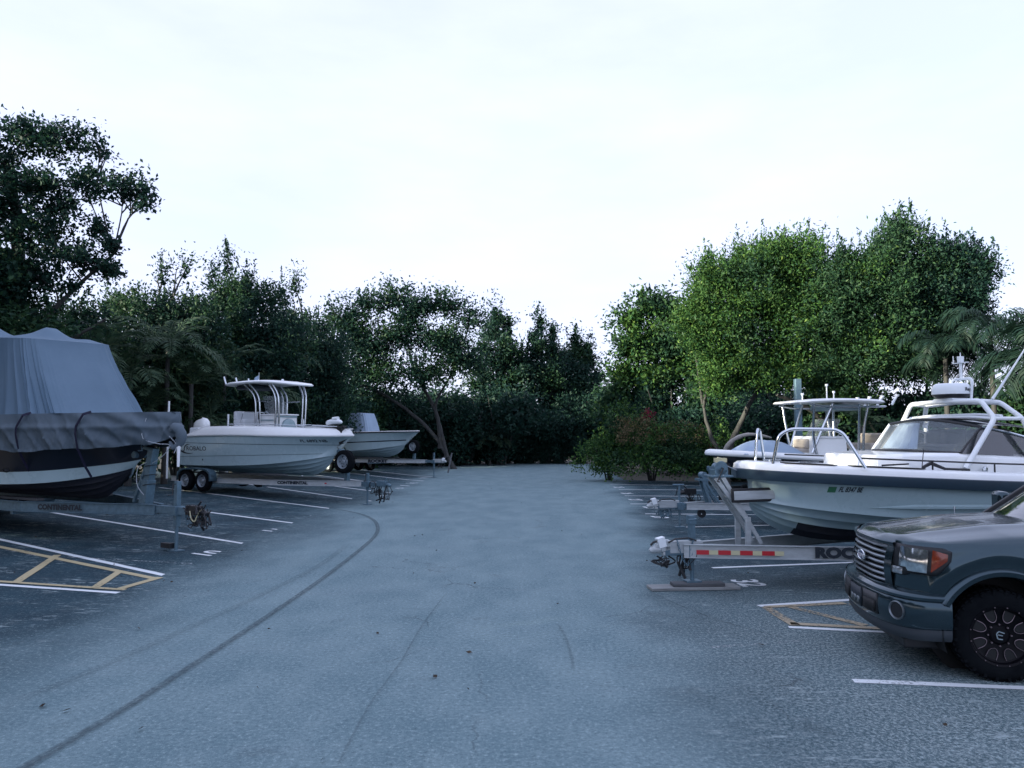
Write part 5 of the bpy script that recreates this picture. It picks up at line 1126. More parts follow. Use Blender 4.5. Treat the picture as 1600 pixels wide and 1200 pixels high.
def boat4():
    bt = empty('cabin_boat', j4, B10, 'pale boat with a dark rub band, windscreen and white pipe arch, behind the pickup', 'boat')
    K = [(-9.3, 0, .66), (-7, 0, .63), (-4, 0, .61), (-2.6, 0, .61), (-1.9, 0, .66), (-1.35, 0, .80), (-1.02, 0, 1.0), (-.9, 0, 1.14)]
    C = [(-9.3, 1.2, 1.0), (-7, 1.22, 1.0), (-4, 1.2, 1.02), (-2.7, 1.02, 1.06), (-1.9, .74, 1.12), (-1.35, .42, 1.18), (-1.0, .15, 1.24), (-.89, 0, 1.26)]
    T = [(-9.3, 1.38, 1.38), (-7, 1.4, 1.38), (-4.4, 1.4, 1.42), (-3.0, 1.28, 1.47), (-2.0, 1.02, 1.51), (-1.35, .66, 1.54), (-1.0, .28, 1.56), (-.88, 0, 1.57)]
    h, P = hull(bt, K, C, T, .10, 'gelgrey', 'gelblue', bands=lambda s, v: (2 if v < .5 and s < .55 else 0) if v < 1 else 1, mats=['gelgrey', 'gelblue', 'antifoul'], strakes=3, chine=.06)  # third slot colours only the lower aft bottom black
    f = side_projector([h], 1)
    # raised knuckle along the topsides
    b = MB(); n = 50
    for i in range(n + 1):
        x = -9.2 + (9.2 - 2.15) * i / n; z = 1.10 + .09 * min(1, (x + 9.2) / 5); k = min(1, (n - i) / 4)
        for (o, dz) in ((0, .055), (.045, .03), (.05, .0), (0, -.02)): p = f(x, z + dz * k); b.v.append((p.x, p.y + o * k, p.z))
    for i in range(n):
        for j in range(3): o = i * 4 + j; b.f.append((o, o + 4, o + 5, o + 1)); b.m.append(0)
    b.mirror(); b.build('spray_knuckle', 'gelblue', bt, smooth=30)
    T2 = [(x + (.14 if i == 7 else .12 if i == 6 else .07 if i == 5 else 0), y + (.06 if 0 < i < 7 else 0) if i < 7 else 0, z) for i, (x, y, z) in enumerate(T)]
    T2[6] = (T2[6][0], .42, T2[6][2])
    ring_cap(bt, T2, [(-.10, -.01), (.03, -.01), (.04, .005), (.04, .125), (.03, .135), (.0, .135)], 'rub_band', mat('slate_blue_rub_band', (.026, .052, .078), .4, var=.2, scale=4))
    ring_cap(bt, T2, [(.015, .13), (.005, .20), (-.05, .235), (-.16, .245), (-.30, .24), (-.31, .05)], 'gunwale', 'gel', smooth=50)
    deck_sheet(bt, T2, .17, 'foredeck', 'gel', .15, x0=-3.0, camber=.03); deck_sheet(bt, T2, -.05, 'cockpit_floor', 'gel', .2, x1=-3.0, camber=0)
    for s_ in (-1, 1):
        for (xa, xb) in ((-1.75, -1.15), (-2.9, -1.9)): b = MB(); t = [p for p in spline(T2, 60) if xa - .01 < p.x < xb]; b.v = [q for p in t for q in ((p.x, s_ * (p.y - .06), p.z + .252), (p.x, s_ * (p.y - .2), p.z + .255))]; b.f = [(2 * i, 2 * i + 2, 2 * i + 3, 2 * i + 1) for i in range(len(t) - 1)]; b.m = [0] * len(b.f); b.build('non_slip_pad', 'black', bt, smooth=0, solid=.012)
    def port(c, d): return c
    lettering('FL 8347 BE', .095, lambda u, v: f(-1.91 - u, 1.435 + v), 'print', bt, sx=.62, shear=.12, bold=.003, name='registration_number')
    b = MB(); b.v = [tuple(f(x, z)) for x, z in ((-1.655, 1.395), (-1.745, 1.395), (-1.745, 1.475), (-1.655, 1.475))]; b.f = [(0, 1, 2, 3)]; b.m = [0]; b.build('registration_decal', 'green', bt, smooth=0)
    b = MB(); b.tube([(-.86, 0, 1.36), (-.78, .0, 1.38), (-.78, 0, 1.44), (-.86, 0, 1.46)], .014, 6); b.build('bow_eye', 'black', bt)
    # rails
    pipe(bt, [(-1.18, -.34, 1.78), (-1.24, -.36, 2.27), (-1.42, -.62, 2.27), (-1.52, -.70, 1.78)], .021, 'bow_rail', 'steel', .08)
    pipe(bt, [(-1.02, .48, 1.76), (-1.08, .55, 2.18), (-1.22, .62, 2.27), (-1.72, .92, 2.26), (-1.80, .98, 2.20), (-2.02, 1.12, 1.74)], .023, 'bow_rail', 'steel', .1)
    for s_ in (-1, 1):
        t = spline(T2, 60); Q = [(p.x, s_ * (p.y - .12), p.z + .36) for p in t if -9 < p.x < -2.0]; b = MB(); b.tube(Q, .012, 6)
        for x in (-2.9, -3.9, -4.6, -5.6, -6.8, -8): p = min(t, key=lambda q: abs(q.x - x)); b.cyl((p.x, s_ * (p.y - .12), p.z + .2), (p.x, s_ * (p.y - .12), p.z + .36), .012, 6)
        b.build('side_rail', 'black', bt)
        b = MB(); b.box((-1.55, s_ * .52, 1.80), (.3, .03, .025)); b.cyl((-1.5, s_ * .52, 1.76), (-1.5, s_ * .52, 1.8), .02, 8); b.build('cleat', 'steel', bt)
    # cabin
    ca = empty('cabin', (0, 0, 0)); ca.parent = bt
    def sec(x, w_, z1, tum=.04): return [(x, -w_, 1.45), (x, -w_ + tum, z1 - .04), (x, -w_ + tum + .06, z1), (x, w_ - tum - .06, z1), (x, w_ - tum, z1 - .04), (x, w_, 1.45)]
    secs = [sec(-2.52, .70, 1.90), sec(-3.0, .86, 1.93), sec(-3.6, .99, 1.93), sec(-4.2, 1.04, 1.90), sec(-4.9, 1.06, 1.86), sec(-5.4, 1.06, 1.84)]
    b = MB(); b.v = [p for s_ in secs for p in s_]; b.f = [(i * 6 + j, i * 6 + j + 1, (i + 1) * 6 + j + 1, (i + 1) * 6 + j) for i in range(5) for j in range(5)] + [(5, 4, 3, 2, 1, 0), tuple(30 + j for j in range(6))]; b.m = [0] * len(b.f); b.build('cabin_side', 'gel', ca, smooth=30, bevel=.012)
    bfl = [Vector((-3.52, -.86, 1.94)), Vector((-3.42, 0, 1.95)), Vector((-3.66, .90, 1.93))]; tfl = [Vector((-3.84, -.84, 2.36)), Vector((-3.86, 0, 2.42)), Vector((-4.1, .80, 2.30))]
    lo = spline(bfl, 16); hi = spline(tfl, 16); b = MB(); b.grid(lambda u, v: lo[round(u * 16)].lerp(hi[round(u * 16)], v), 16, 4); b.build('windscreen', 'clear', ca, smooth=60)
    b = MB(); b.tube(hi, .024, 8); b.tube(lo, .018, 8); b.build('windscreen_frame', 'black', ca)
    for (p, q, m, r) in ((lo[0], hi[0], 'whitepipe', .024), (lo[16], hi[16], 'black', .018)): b = MB(); b.tube([p, q], r, 8); b.build('windscreen_post', m, ca)
    for s_ in (-1, 1):
        S0 = hi[16] if s_ > 0 else hi[0]; S0 = Vector((S0.x, s_ * abs(S0.y), S0.z)); L0 = Vector((-3.66, s_ * .93, 1.93)); P = [L0, S0, Vector((-4.5, s_ * .86, 2.22)), Vector((-4.86, s_ * .90, 2.12)), Vector((-4.94, s_ * .97, 2.03)), Vector((-4.96, s_ * 1.0, 1.86))]
        b = MB(); b.poly(P); b.build('side_window', 'truckglass', ca, smooth=0); b = MB(); b.tube(bent(P[1:], .06), .018, 8); b.build('window_frame', 'steel', ca)
    b = MB(); b.grid(lambda u, v: (-4.1 - .75 * u, (-.78 + 1.56 * v), 2.40 - .10 * u + .04 * math.sin(math.pi * v)), 6, 6); b.build('hard_roof_panel', 'truckglass', ca, solid=.02)
    cushion(ca, (-4.55, .42, 2.0), (.5, .45, .55), 'helm_seat', 'black', bev=.08); cushion(ca, (-4.55, -.42, 2.0), (.5, .45, .55), 'helm_seat', 'black', bev=.08); b = MB(); b.box((-3.95, .1, 1.98), (.4, 1.2, .14)); b.build('dashboard', 'black', ca, bevel=.03)
    def drape(u, v): return (-3.62 - .30 * v + .03 * math.sin(u * 26), -.75 + .85 * u * (1 - .45 * v) + .05 * v, 1.97 + .40 * v)
    b = MB(); b.grid(drape, 60, 6); b.build('dash_sheet', 'canvas', ca, smooth=80)
    b = MB(); b.lathe([(0, .045), (.012, .04), (.02, .001)], 14, c=(-3.92, 1.04, 1.70)); b.build('vent_cap', 'steel', ca)
    # pipe arch
    ar = empty('pipe_arch', (0, 0, 0)); ar.parent = bt; w0 = 'whitepipe'
    for s_ in (-1, 1):
        pipe(ar, [(-3.62, s_ * 1.03, 1.72), (-4.18, s_ * .96, 2.42), (-4.16, s_ * .74, 2.68), (-4.16, 0, 2.70)], .036, 'front_leg', w0, .07)
        pipe(ar, [(-4.72, s_ * 1.08, 1.60), (-4.66, s_ * 1.04, 2.20), (-4.60, s_ * 1.0, 2.42), (-4.46, s_ * .76, 2.66), (-4.40, 0, 2.69)], .036, 'rear_leg', w0, .07)
        b = MB(); b.tube([(-4.18, s_ * .96, 2.42), (-4.60, s_ * 1.0, 2.42)], .026, 8); b.tube([(-4.16, s_ * .74, 2.68), (-4.46, s_ * .76, 2.66)], .03, 8); b.build('side_tie', w0, ar)
    for x, z in ((-4.18, 2.42), (-4.3, 2.455)): b = MB(); b.tube(bent([(x, -.96, z), (x + .0, -.5, z + .03), (x, .5, z + .03), (x, .96, z)], .1), .022, 8); b.build('cross_bar', w0, ar)
    b = MB(); b.box((-4.3, .02, 2.735), (.34, .4, .02)); b.build('radar_plate', w0, ar)
    ra = empty('radar', (-4.28, .02, 2.75)); ra.parent = ar
    b = MB(); b.lathe([(.0, .20), (.02, .235), (.05, .262), (.06, .266)], 36, 'z'); b.build('radar_base', 'black', ra, smooth=50)
    b = MB(); b.lathe([(.058, .268), (.075, .272), (.16, .262), (.205, .245), (.225, .21), (.232, .001)], 36, 'z'); rb = b.build('radar_dome', 'whitepipe', ra, smooth=50)
    def rt(u, v):
        a = R(62) + u / .27; return (.272 * math.cos(a + R(0)) if 0 else -.272 * math.sin(u / .27 + R(38)), .272 * math.cos(u / .27 + R(38)), .13 + v)
    lettering('Raymarine', .075, rt, 'print', ra, bold=.002)
    pipe(ar, [(-4.40, .28, 2.70), (-4.44, .28, 3.05), (-4.44, -.12, 3.05), (-4.40, -.14, 2.96)], .02, 'light_hoop', w0, .09)
    b = MB(); b.tube([(-4.44, .05, 3.05), (-4.44, .05, 3.30)], .022, 8); b.box((-4.44, .05, 3.30), (.06, .28, .012)); b.tube([(-4.44, .05, 3.30), (-4.44, .05, 3.40)], [.045, .05], 12); b.tube([(-4.44, -.10, 3.31), (-4.47, -.14, 3.42)], .006, 5); b.tube([(-4.44, .05, 3.40), (-4.44, .05, 3.46)], .008, 5); b.build('light_mast', w0, ar)
    b = MB(); b.tube([(-4.30, .80, 2.70), (-4.42, .80, 2.85), (-5.05, .85, 3.72)], [.022, .018, .009], 8); b.build('whip_antenna', w0, ar)
    b = MB(); b.tube([(-2.86, 1.13, 1.72), (-2.9, 1.13, 2.0)], .006, 5); b.tube([(-2.88, 1.12, 1.74), (-3.0, 1.13, 1.80), (-3.2, 1.16, 1.72), (-3.55, 1.18, 1.70)], [.02, .03, .02, .025], 6); b.tube([(-2.5, 1.05, 1.78), (-2.35, 1.0, 1.77), (-2.7, 1.08, 1.79)], .012, 5); b.build('stowed_rod', 'black', bt)
    outboard(bt, -9.6, .4, 1.5, 'black'); outboard(bt, -9.6, -.4, 1.5, 'black')
boat4()

# ================================================================ 5. boat with rod holders, behind it
j5 = on_ground(1062, 824)
def T5f():
    tr = empty('boat_trailer', j5, B10, 'second trailer on the right, its silver coupler behind the reflector trailer', 'trailer', 'boat trailers'); z = .50
    rails(tr, z, .16, .55, -.15, -3.0, -8.4, 1.0, 'alu', 'galv'); jack(tr, 0, 0, z, .98, r=.028, square=False); b = MB(); b.tube([(-.12, 0, 1.0), (.16, 0, 1.0)], .02, 6); b.build('jack_handle', 'galv', tr)
    coupler(tr, .55, z + .02, 'silver'); cable_mess(tr, .4, z + .06, 38, 8, .34, m='galv', spread=.16)
    b = MB(); b.lathe([(-.03, .10), (.03, .10), (.03, .03), (-.03, .03)], 16, c=(-.5, .12, z - .17), closed=True); b.box((-.5, .12, z - .1), (.05, .08, .12)); b.build('caster_wheel', 'black', tr)
    w_ = MB()
    for s_ in (-1, 1): w_.beam((-.75, s_ * .1, z), (-.55, s_ * .09, z + .65), .05, .06); w_.beam((-1.0, s_ * .12, z), (-.6, s_ * .09, z + .6), .05, .05)
    w_.box((-.6, 0, z + .62), (.3, .26, .05)); w_.cyl((-.6, -.1, z + .72), (-.6, .1, z + .72), .08, 12); w_.build('winch_stand', 'galv', tr)
    for s_ in (-1, 1):
        for x in (-5.6, -6.45): wheel(tr, x, s_ * 1.2, .34, .34, .2, s_)
        fender(tr, -6.02, s_ * 1.2, .36, .42, .26, 1.75, True)
    bunks(tr, .66, -7.8, -3, .7)
T5f()
def boat5():
    bt = empty('motor_boat', j5, B10, 'dark hulled boat with a long white bow and a hardtop with rod holders', 'boat')
    K = [(-8.2, 0, .72), (-6, 0, .68), (-4, 0, .68), (-3, 0, .72), (-2.2, 0, .92), (-1.7, 0, 1.15)]
    C = [(-8.2, 1.1, .98), (-6, 1.15, .98), (-4, 1.05, 1.0), (-3, .8, 1.06), (-2.1, .35, 1.2), (-1.6, 0, 1.3)]
    T = [(-8.2, 1.22, 1.50), (-6, 1.28, 1.50), (-4, 1.22, 1.56), (-3, 1.05, 1.60), (-1.9, .65, 1.66), (-1.1, .26, 1.70), (-.72, 0, 1.72)]
    h, P = hull(bt, K, C, T, .25, 'navyhull', 'navyhull', mats=['antifoul', 'navyhull'])
    ring_cap(bt, T, [(-.005, -.03), (.05, -.02), (.07, .03), (.04, .09), (-.05, .12), (-.25, .12), (-.27, -.1)], 'gunwale', 'gel', smooth=60)
    deck_sheet(bt, T, .07, 'foredeck', 'gel', .15, x0=-2.8); deck_sheet(bt, T, -.15, 'cockpit_floor', 'gel', .2, x1=-2.7, camber=0)
    def bump(u, v): x = -2.2 + 1.0 * (u - .5) * 1.6; y = (v - .5) * 1.1; k = max(0, 1 - (2 * (u - .5)) ** 2) * max(0, 1 - (2 * (v - .5)) ** 2); return (x, y, 1.72 + .34 * k ** .7 + .02 * math.sin(u * 14 + v * 9) * k)
    b = MB(); b.grid(bump, 24, 16); b.build('bow_cover', 'canvas', bt, smooth=80)
    co = empty('console', (-3.5, 0, 0)); co.parent = bt
    b = MB(); b.box((-.15, 0, 1.75), (.95, .95, .72), taper=.94); b.box((-.2, 0, 2.12), (.9, .98, .05)); b.build('console_body', 'gel', co, bevel=.03)
    cushion(co, (.42, 0, 1.78), (.3, .62, .14), 'seat', 'beige'); cushion(co, (.32, 0, 1.96), (.12, .62, .24), 'backrest', 'beige'); b = MB(); b.box((.4, 0, 1.6), (.34, .7, .3)); b.build('seat_base', 'gel', co, bevel=.02)
    b = MB(); b.grid(lambda u, v: (.12 - .38 * abs(2 * u - 1) ** 3 - .2 * v, (u - .5) * .9, 2.14 + .42 * v), 16, 5); b.build('windscreen', 'clear', co, smooth=60)
    b = MB(); b.lathe([(0, .17), (.02, .185), (.04, .17), (.02, .155)], 20, 'x', c=(-.68, .1, 2.02), closed=True); b.build('steering_wheel', 'steel', co)
    for x in (-4.95,): cushion(bt, (x, 0, 1.90), (.5, 1.0, .16), 'leaning_seat', 'beige'); cushion(bt, (x - .2, 0, 2.08), (.16, 1.0, .28), 'seat_back', 'beige'); b = MB(); b.box((x, 0, 1.62), (.45, .9, .42)); b.build('seat_base', 'gel', bt, bevel=.03)
    ht = empty('hardtop', (-3.9, 0, 0)); ht.parent = bt
    def top(u, v):
        a = 2 * math.pi * u; ca, sa = math.cos(a), math.sin(a); x = math.copysign(abs(ca) ** .5, ca) * 1.12; y = math.copysign(abs(sa) ** .5, sa) * 1.0; i = int(v * 4 + .5); r = [.97, 1.02, .99, .6, 0][i]; z = [-.02, .01, .05, .075, .085][i]
        return (x * r, y * r, 2.98 + z - .05 * (x * r) ** 2 * .6)
    b = MB(); b.grid(top, 48, 4, wrapu=True); b.grid(lambda u, v: (top(u, 0)[0] * (1 - v), top(u, 0)[1] * (1 - v), top(u, 0)[2] * (1 - v) + 2.96 * v), 48, 2, wrapu=True); b.build('top_panel', 'gel', ht, smooth=50)
    for s in (-1, 1):
        for P_ in ([(.62, s * .55, 1.6), (.75, s * .58, 2.1), (.45 + .35, s * .72, 2.92)], [(.75, s * .52, 1.75), (.28, s * .66, 2.92)], [(-.55, s * .58, 1.6), (-.55, s * .62, 2.3), (-.62, s * .72, 2.92)], [(-.42, s * .58, 1.6), (-.42, s * .62, 2.3), (-.38, s * .72, 2.92)]): b = MB(); b.tube(spline(P_, 8) if len(P_) > 2 else P_, .032, 10); b.build('leg', 'steel', ht)
        b = MB(); b.tube(bent([(.9, s * .7, 2.9), (.5, s * .72, 2.84), (-1.1, s * .74, 2.86), (-1.2, s * .4, 2.88)], .1), .022, 8); b.build('top_frame', 'steel', ht)
    for i, y in enumerate((-.8, -.3, .2, .75)): b = MB(); b.cyl((-1.22, y, 2.9), (-1.36, y, 3.12), .03, 10); b.lathe([(0, .042), (.05, .046), (.05, .03), (0, .03)], 12, 'z', c=(-1.37, y, 3.1), closed=True); b.build('rod_holder', 'whitepipe', ht)
    for x, y, hgt in ((.2, .3, .32), (.55, -.2, .12), (-.5, -.5, .2)): b = MB(); b.tube([(x, y, 3.04), (x, y, 3.04 + hgt)], .015, 6); b.tube([(x, y, 3.04 + hgt), (x, y, 3.09 + hgt)], .035, 8); b.build('antenna', 'whitepipe', ht)
    cushion(ht, (-.2, 0, 2.84), (.7, 1.1, .14), 'radio_box', 'gelgrey', bev=.03)
    outboard(bt, -8.45, 0, 1.6, 'black', 1.1); b = MB(); b.box((-8.15, 0, 1.55), (.5, 2.2, .3)); b.build('splashwell', 'gel', bt, bevel=.04)
boat5()
# ================================================================ 6. empty trailer farther back on the right
j6 = on_ground(1092, 798)
def T6f():
    tr = empty('boat_trailer', (j6.x, j6.y, 0), B10, 'empty grey trailer with a black coupler, third back on the right', 'trailer', 'boat trailers'); z = .52
    rails(tr, z, .13, .35, -.2, -2.6, -6.2, .9, 'galv', 'galv'); jack(tr, -.25, 0, z, .95, r=.035); coupler(tr, .4, z, 'black'); cable_mess(tr, .2, z + .05, 48, 7, .34, spread=.16)
    w_ = MB(); w_.beam((-.55, 0, z), (-.3, 0, z + .75), .07, .07); w_.beam((-.95, 0, z), (-.35, 0, z + .6), .06, .06); w_.cyl((-.38, -.1, z + .66), (-.38, .1, z + .66), .08, 12); w_.box((-.45, 0, z + .5), (.3, .2, .03)); w_.build('winch_stand', 'galv', tr)
    for s_ in (-1, 1): wheel(tr, -4.4, s_ * 1.1, .32, .32, .2, s_); fender(tr, -4.4, s_ * 1.1, .36, .40, .25, .95, False)
    bunks(tr, .66, -6, -2.4, .6)
T6f()
# ================================================================ pickup truck (x forward, y to its left, origin under the front axle)
tk0 = Vector((4.37 + .139 * .93, 6.97 + .990 * .93, 0))
truck = empty('pickup_truck', tk0, R(172), 'dark metallic grey-green pickup truck with black wheels, nose in at the right edge', 'truck')
BUM = [(.95, 0), (.94, .3), (.90, .58), (.82, .80), (.68, .945), (.44, 1.0)]
FAC = [(.88, 0), (.87, .3), (.81, .54), (.73, .74), (.60, .89), (.44, .965), (.25, .985), (0, .99), (-.4, .99), (-.9, .99)]
def outline(P, n):
    Q = spline([(x, y, 0) for x, y in P], n); return Q
def nrm2(Q, i):
    d = Q[min(i + 1, len(Q) - 1)] - Q[max(i - 1, 0)]; d.normalize(); return Vector((d.y, -d.x, 0)) * (1 if True else 1)
fac = outline(FAC, 120); bum = outline(BUM, 60)
def onfac(y_or_t, z, off=0.0):   # t in 0..1 along the fascia outline
    q = y_or_t * 120; i = min(int(q), 119); p = fac[i].lerp(fac[i + 1], q - i); n = nrm2(fac, i); lean = -.10 * max(0, z - .9) - .05 * max(0, z - 1.05)
    return Vector((p.x + n.x * off + lean * (1 if p.x > .3 else max(0, p.x / .3)), p.y + n.y * off - .05 * max(0, z - 1.05) * (1 if p.y > .8 else 0), z))
def t_at(y=None, x=None):
    return min(range(121), key=lambda i: abs(fac[i].y - y) if y is not None else abs(fac[i].x - x) + (0 if fac[i].y > .5 else 9)) / 120
SIDES = (1, -1)
def flip(b, s):
    if s < 0: b.v = [(x, -y, z) for x, y, z in b.v]; b.f = [tuple(reversed(f)) for f in b.f]
    return b
# front wings with the wheel opening
def shoulder(x): return 1.19 + .075 * min(1, max(0, (.75 - x) / 1.5))
tS = t_at(y=.60)
for s in SIDES:
    b = MB(); nu, nv = 96, 14
    def wing(u, v):
        if u < .45: t = tS + (t_at(x=.56) - tS) * (u / .45); p = onfac(t, 0); x = p.x
        else: x = .56 - (u - .45) / .55 * (.56 + .78); t = None
        xx = p.x if u < .45 else x
        zt = shoulder(xx); zb = .735
        if abs(xx) < .56: zb = max(zb if xx > 0 else .45, .42 + math.sqrt(max(.56 ** 2 - xx ** 2, 0)))
        elif xx < 0: zb = .45
        z = zb + (zt - zb) * v
        if t is None: t = t_at(x=x) if x > -.4 else None
        if t is not None and u < .45: q = onfac(t, z)
        else:
            k = [p_ for p_ in FAC]; yy = np.interp(-x, [-.60, -.44, -.25, 0, .4, .9], [.89, .965, .985, .99, .99, .99]); lean = -.05 * max(0, z - 1.05); q = Vector((x - (.10 * max(0, z - .9) + .05 * max(0, z - 1.05)) * max(0, min(1, x / .3)), yy + lean, z))
        bul = .018 * math.exp(-((math.hypot(xx, z - .42) - .70) / .05) ** 2) if xx < .6 else 0
        q.y += bul - .035 * max(0, (v - .86) / .14) ** 2; return q
    b.grid(wing, nu, nv); flip(b, s).build('front_wing', 'paint', truck, smooth=50)
    # flare lip round the wheel opening
    b = MB()
    def lip(u, v):
        a = R(27) + R(168) * u; r = [.500, .520, .560, .585, .590][int(v * 4 + .5)]; o = [.96, 1.018, 1.028, 1.005, .985][int(v * 4 + .5)]; x = r * math.cos(a); z = .42 + r * math.sin(a)
        y = o - max(0, x - .35) * .10; return (x, y, z)
    b.grid(lip, 48, 4); flip(b, s).build('wheel_arch_flare', 'paint', truck, smooth=50)
    b = MB(); b.grid(lambda u, v: (.515 * math.cos(R(-20) + R(220) * u), .55 + .43 * v, .42 + .515 * math.sin(R(-20) + R(220) * u)), 24, 1); b.grid(lambda u, v: ((.52 * v) * math.cos(6.283 * u), .55, .42 + .52 * v * math.sin(6.283 * u)), 24, 1); flip(b, s).build('arch_liner', 'darkgap', truck, smooth=50)
    # head lamp: dark housing, reflector glass, amber marker, small lower lamp
    hl = empty('headlight', (0, 0, 0)); hl.parent = truck
    t0, t1 = t_at(y=.585), t_at(x=.44)
    def patch(ta, tb, zlo, zhi, off, nu=14, nv=6, bulge=0.0):
        q = MB(); q.grid(lambda u, v: onfac(ta + (tb - ta) * u, (zlo(u) if callable(zlo) else zlo) + ((zhi(u) if callable(zhi) else zhi) - (zlo(u) if callable(zlo) else zlo)) * v, off + bulge * math.sin(math.pi * u) * math.sin(math.pi * v)), nu, nv); return flip(q, s)
    D = t1 - t0
    patch(t0, t1, lambda u: .885 + .03 * max(0, (u - .28) / .05 if u < .33 else 1) + .14 * max(0, u - .80) / .2, lambda u: 1.168 - .03 * max(0, u - .85) / .15, .006).build('lamp_housing', 'black', hl, smooth=60, solid=.012)
    patch(t0 + .16 * D, t0 + .64 * D, lambda u: .965 - .03 * (u > .35), lambda u: 1.150 - .01 * u, .018, bulge=.012).build('lamp_lens', mat('lamp_glass', (.80, .85, .88), .08, .9, var=.65, scale=14, col2=(.25, .30, .33), coat=1), hl, smooth=60)
    patch(t0 + .70 * D, t0 + .94 * D, lambda u: .945 + .11 * u, lambda u: 1.145 - .03 * u, .018, bulge=.008).build('amber_marker', 'orange', hl, smooth=60)
    patch(t0 + .0 * D, t0 + .24 * D, .893, .955, .018, bulge=.008).build('side_lamp', mat('small_lamp_glass', (.50, .56, .60), .15, .6, var=.5, scale=12, coat=1), hl, smooth=60)
# grille
TG = t_at(y=.50); TO = t_at(y=.60)
def strip(ta, tb, z0, z1, off, nu=40, nv=4, both=True, bul=0.0):
    b = MB(); b.grid(lambda u, v: onfac(ta + (tb - ta) * u, z0 + (z1 - z0) * v, off + bul * math.sin(math.pi * v)), nu, nv)
    if both: b.mirror()
    return b
strip(0, TO, 1.128, 1.19, .010, bul=.026).build('grille_surround', 'paint', truck, smooth=60)
for s in SIDES: flip(strip(TG, TO, .755, 1.13, .010, 8, 10, both=False, bul=.02), s).build('grille_surround', 'paint', truck, smooth=60)
strip(0, TO, .73, .765, .012).build('grille_surround', 'paint', truck, smooth=60)
strip(0, TG + .01, .74, 1.14, -.05).build('grille_void', 'darkgap', truck, smooth=60)
gm = mat('grille_bar_metal', (.20, .23, .25), .3, .8)
for i in range(7):
    z = .792 + i * .0535
    b = MB(); prof = [(-.03, -.017), (.0, -.016), (.012, 0), (.004, .013), (-.03, .015)]
    b.grid(lambda u, v: onfac(TG * u, z + prof[int(v * 4 + .5)][1], prof[int(v * 4 + .5)][0]), 24, 4); b.mirror(); b.build('grille_bar', gm, truck, smooth=50)
for k in (.42,):
    for s in SIDES: flip(strip(t_at(y=k), t_at(y=k + .05), .765, 1.128, -.008, 3, 4, both=False), s).build('grille_end_bar', 'black', truck)
bd = empty('badge', (.895, 0, .965)); bd.parent = truck
b = MB(); b.lathe([(0, 1.0), (.012, 1.02), (.02, .94), (.014, .88), (.014, .001)], 36, 'x'); b.v = [(x, y * .118, z * .052) for x, y, z in b.v]; o = b.build('badge_rim', 'chrome', bd, smooth=30)
b = MB(); b.lathe([(.016, .87), (.017, .001)], 32, 'x'); b.v = [(x, y * .118, z * .052) for x, y, z in b.v]; b.build('badge_face', mat('badge_blue', (.02, .05, .14), .3, coat=1), bd, smooth=0)
lettering('Ford', .085, lambda u, v: (.0195, u, v), 'whitepipe', bd, shear=.35, bold=.001, sx=1.15)
# bumper
def bumper(u, v, s=1):
    q = u * 60; i = min(int(q), 59); p = bum[i].lerp(bum[i + 1], q - i); n = nrm2(bum, i)
    prof = [(-.16, .765), (-.07, .76), (-.015, .742), (.004, .722), (.004, .70), (-.008, .690), (.002, .680), (.012, .60), (.008, .50), (-.006, .43), (-.02, .415), (-.02, .36), (-.05, .31), (-.10, .30)]
    w_ = v * (len(prof) - 1); j = min(int(w_), len(prof) - 2); f = w_ - j; o = prof[j][0] * (1 - f) + prof[j + 1][0] * f; z = prof[j][1] * (1 - f) + prof[j + 1][1] * f
    if u > .96: o *= 1
    return Vector((p.x + n.x * o, p.y + n.y * o, z + (.03 * u ** 2 if z < .45 else 0)))
for s in SIDES:
    b = MB(); b.grid(lambda u, v: bumper(u, v), 44, 26, mfn=lambda u, v: 1 if v > .755 else 0); flip(b, s).build('bumper_half', ['paint', mat('lower_valance', (.03, .04, .05), .6)], truck, smooth=38)
    i = 35; p, n = bum[i], nrm2(bum, i); fl = empty('fog_lamp', (p.x + n.x * .012, s * (p.y + n.y * .012), .575), math.atan2(s * n.y, n.x)); fl.parent = truck
    b = MB(); b.lathe([(-.03, .085), (.008, .086), (.012, .078), (-.002, .068), (-.03, .066)], 28, 'x'); b.build('bezel', gm, fl, smooth=40)
    b = MB(); b.lathe([(.0, .067), (.0, .001)], 24, 'x'); b.build('fog_lens', 'black', fl, smooth=0)
def bpatch(y0, y1, z0, z1, off, m, name, bev=0):
    b = MB(); b.grid(lambda u, v: (np.interp(y0 + (y1 - y0) * u, [-.9, -.6, -.3, 0, .3, .6, .9], [.72, .895, .94, .95, .94, .895, .72]) + off, y0 + (y1 - y0) * u, z0 + (z1 - z0) * v), 12, 1); return b.build(name, m, truck, smooth=60, solid=.014)
bpatch(.20, .52, .475, .665, .014, 'black', 'bumper_pad'); bpatch(-.52, -.20, .475, .665, .014, 'black', 'bumper_pad')
bpatch(.235, .485, .49, .59, .024, 'darkgap', 'air_inlet'); bpatch(-.485, -.235, .49, .59, .024, 'darkgap', 'air_inlet')
bpatch(-.17, .17, .47, .655, .020, 'print', 'plate_bracket')
for y in (-.1, .0, .1): bpatch(y - .03, y + .03, .50, .56, .030, gm, 'bracket_slot')
b = MB(); b.box((.62, 0, .27), (.3, 1.5, .1)); b.build('air_dam', 'black', truck, bevel=.02)
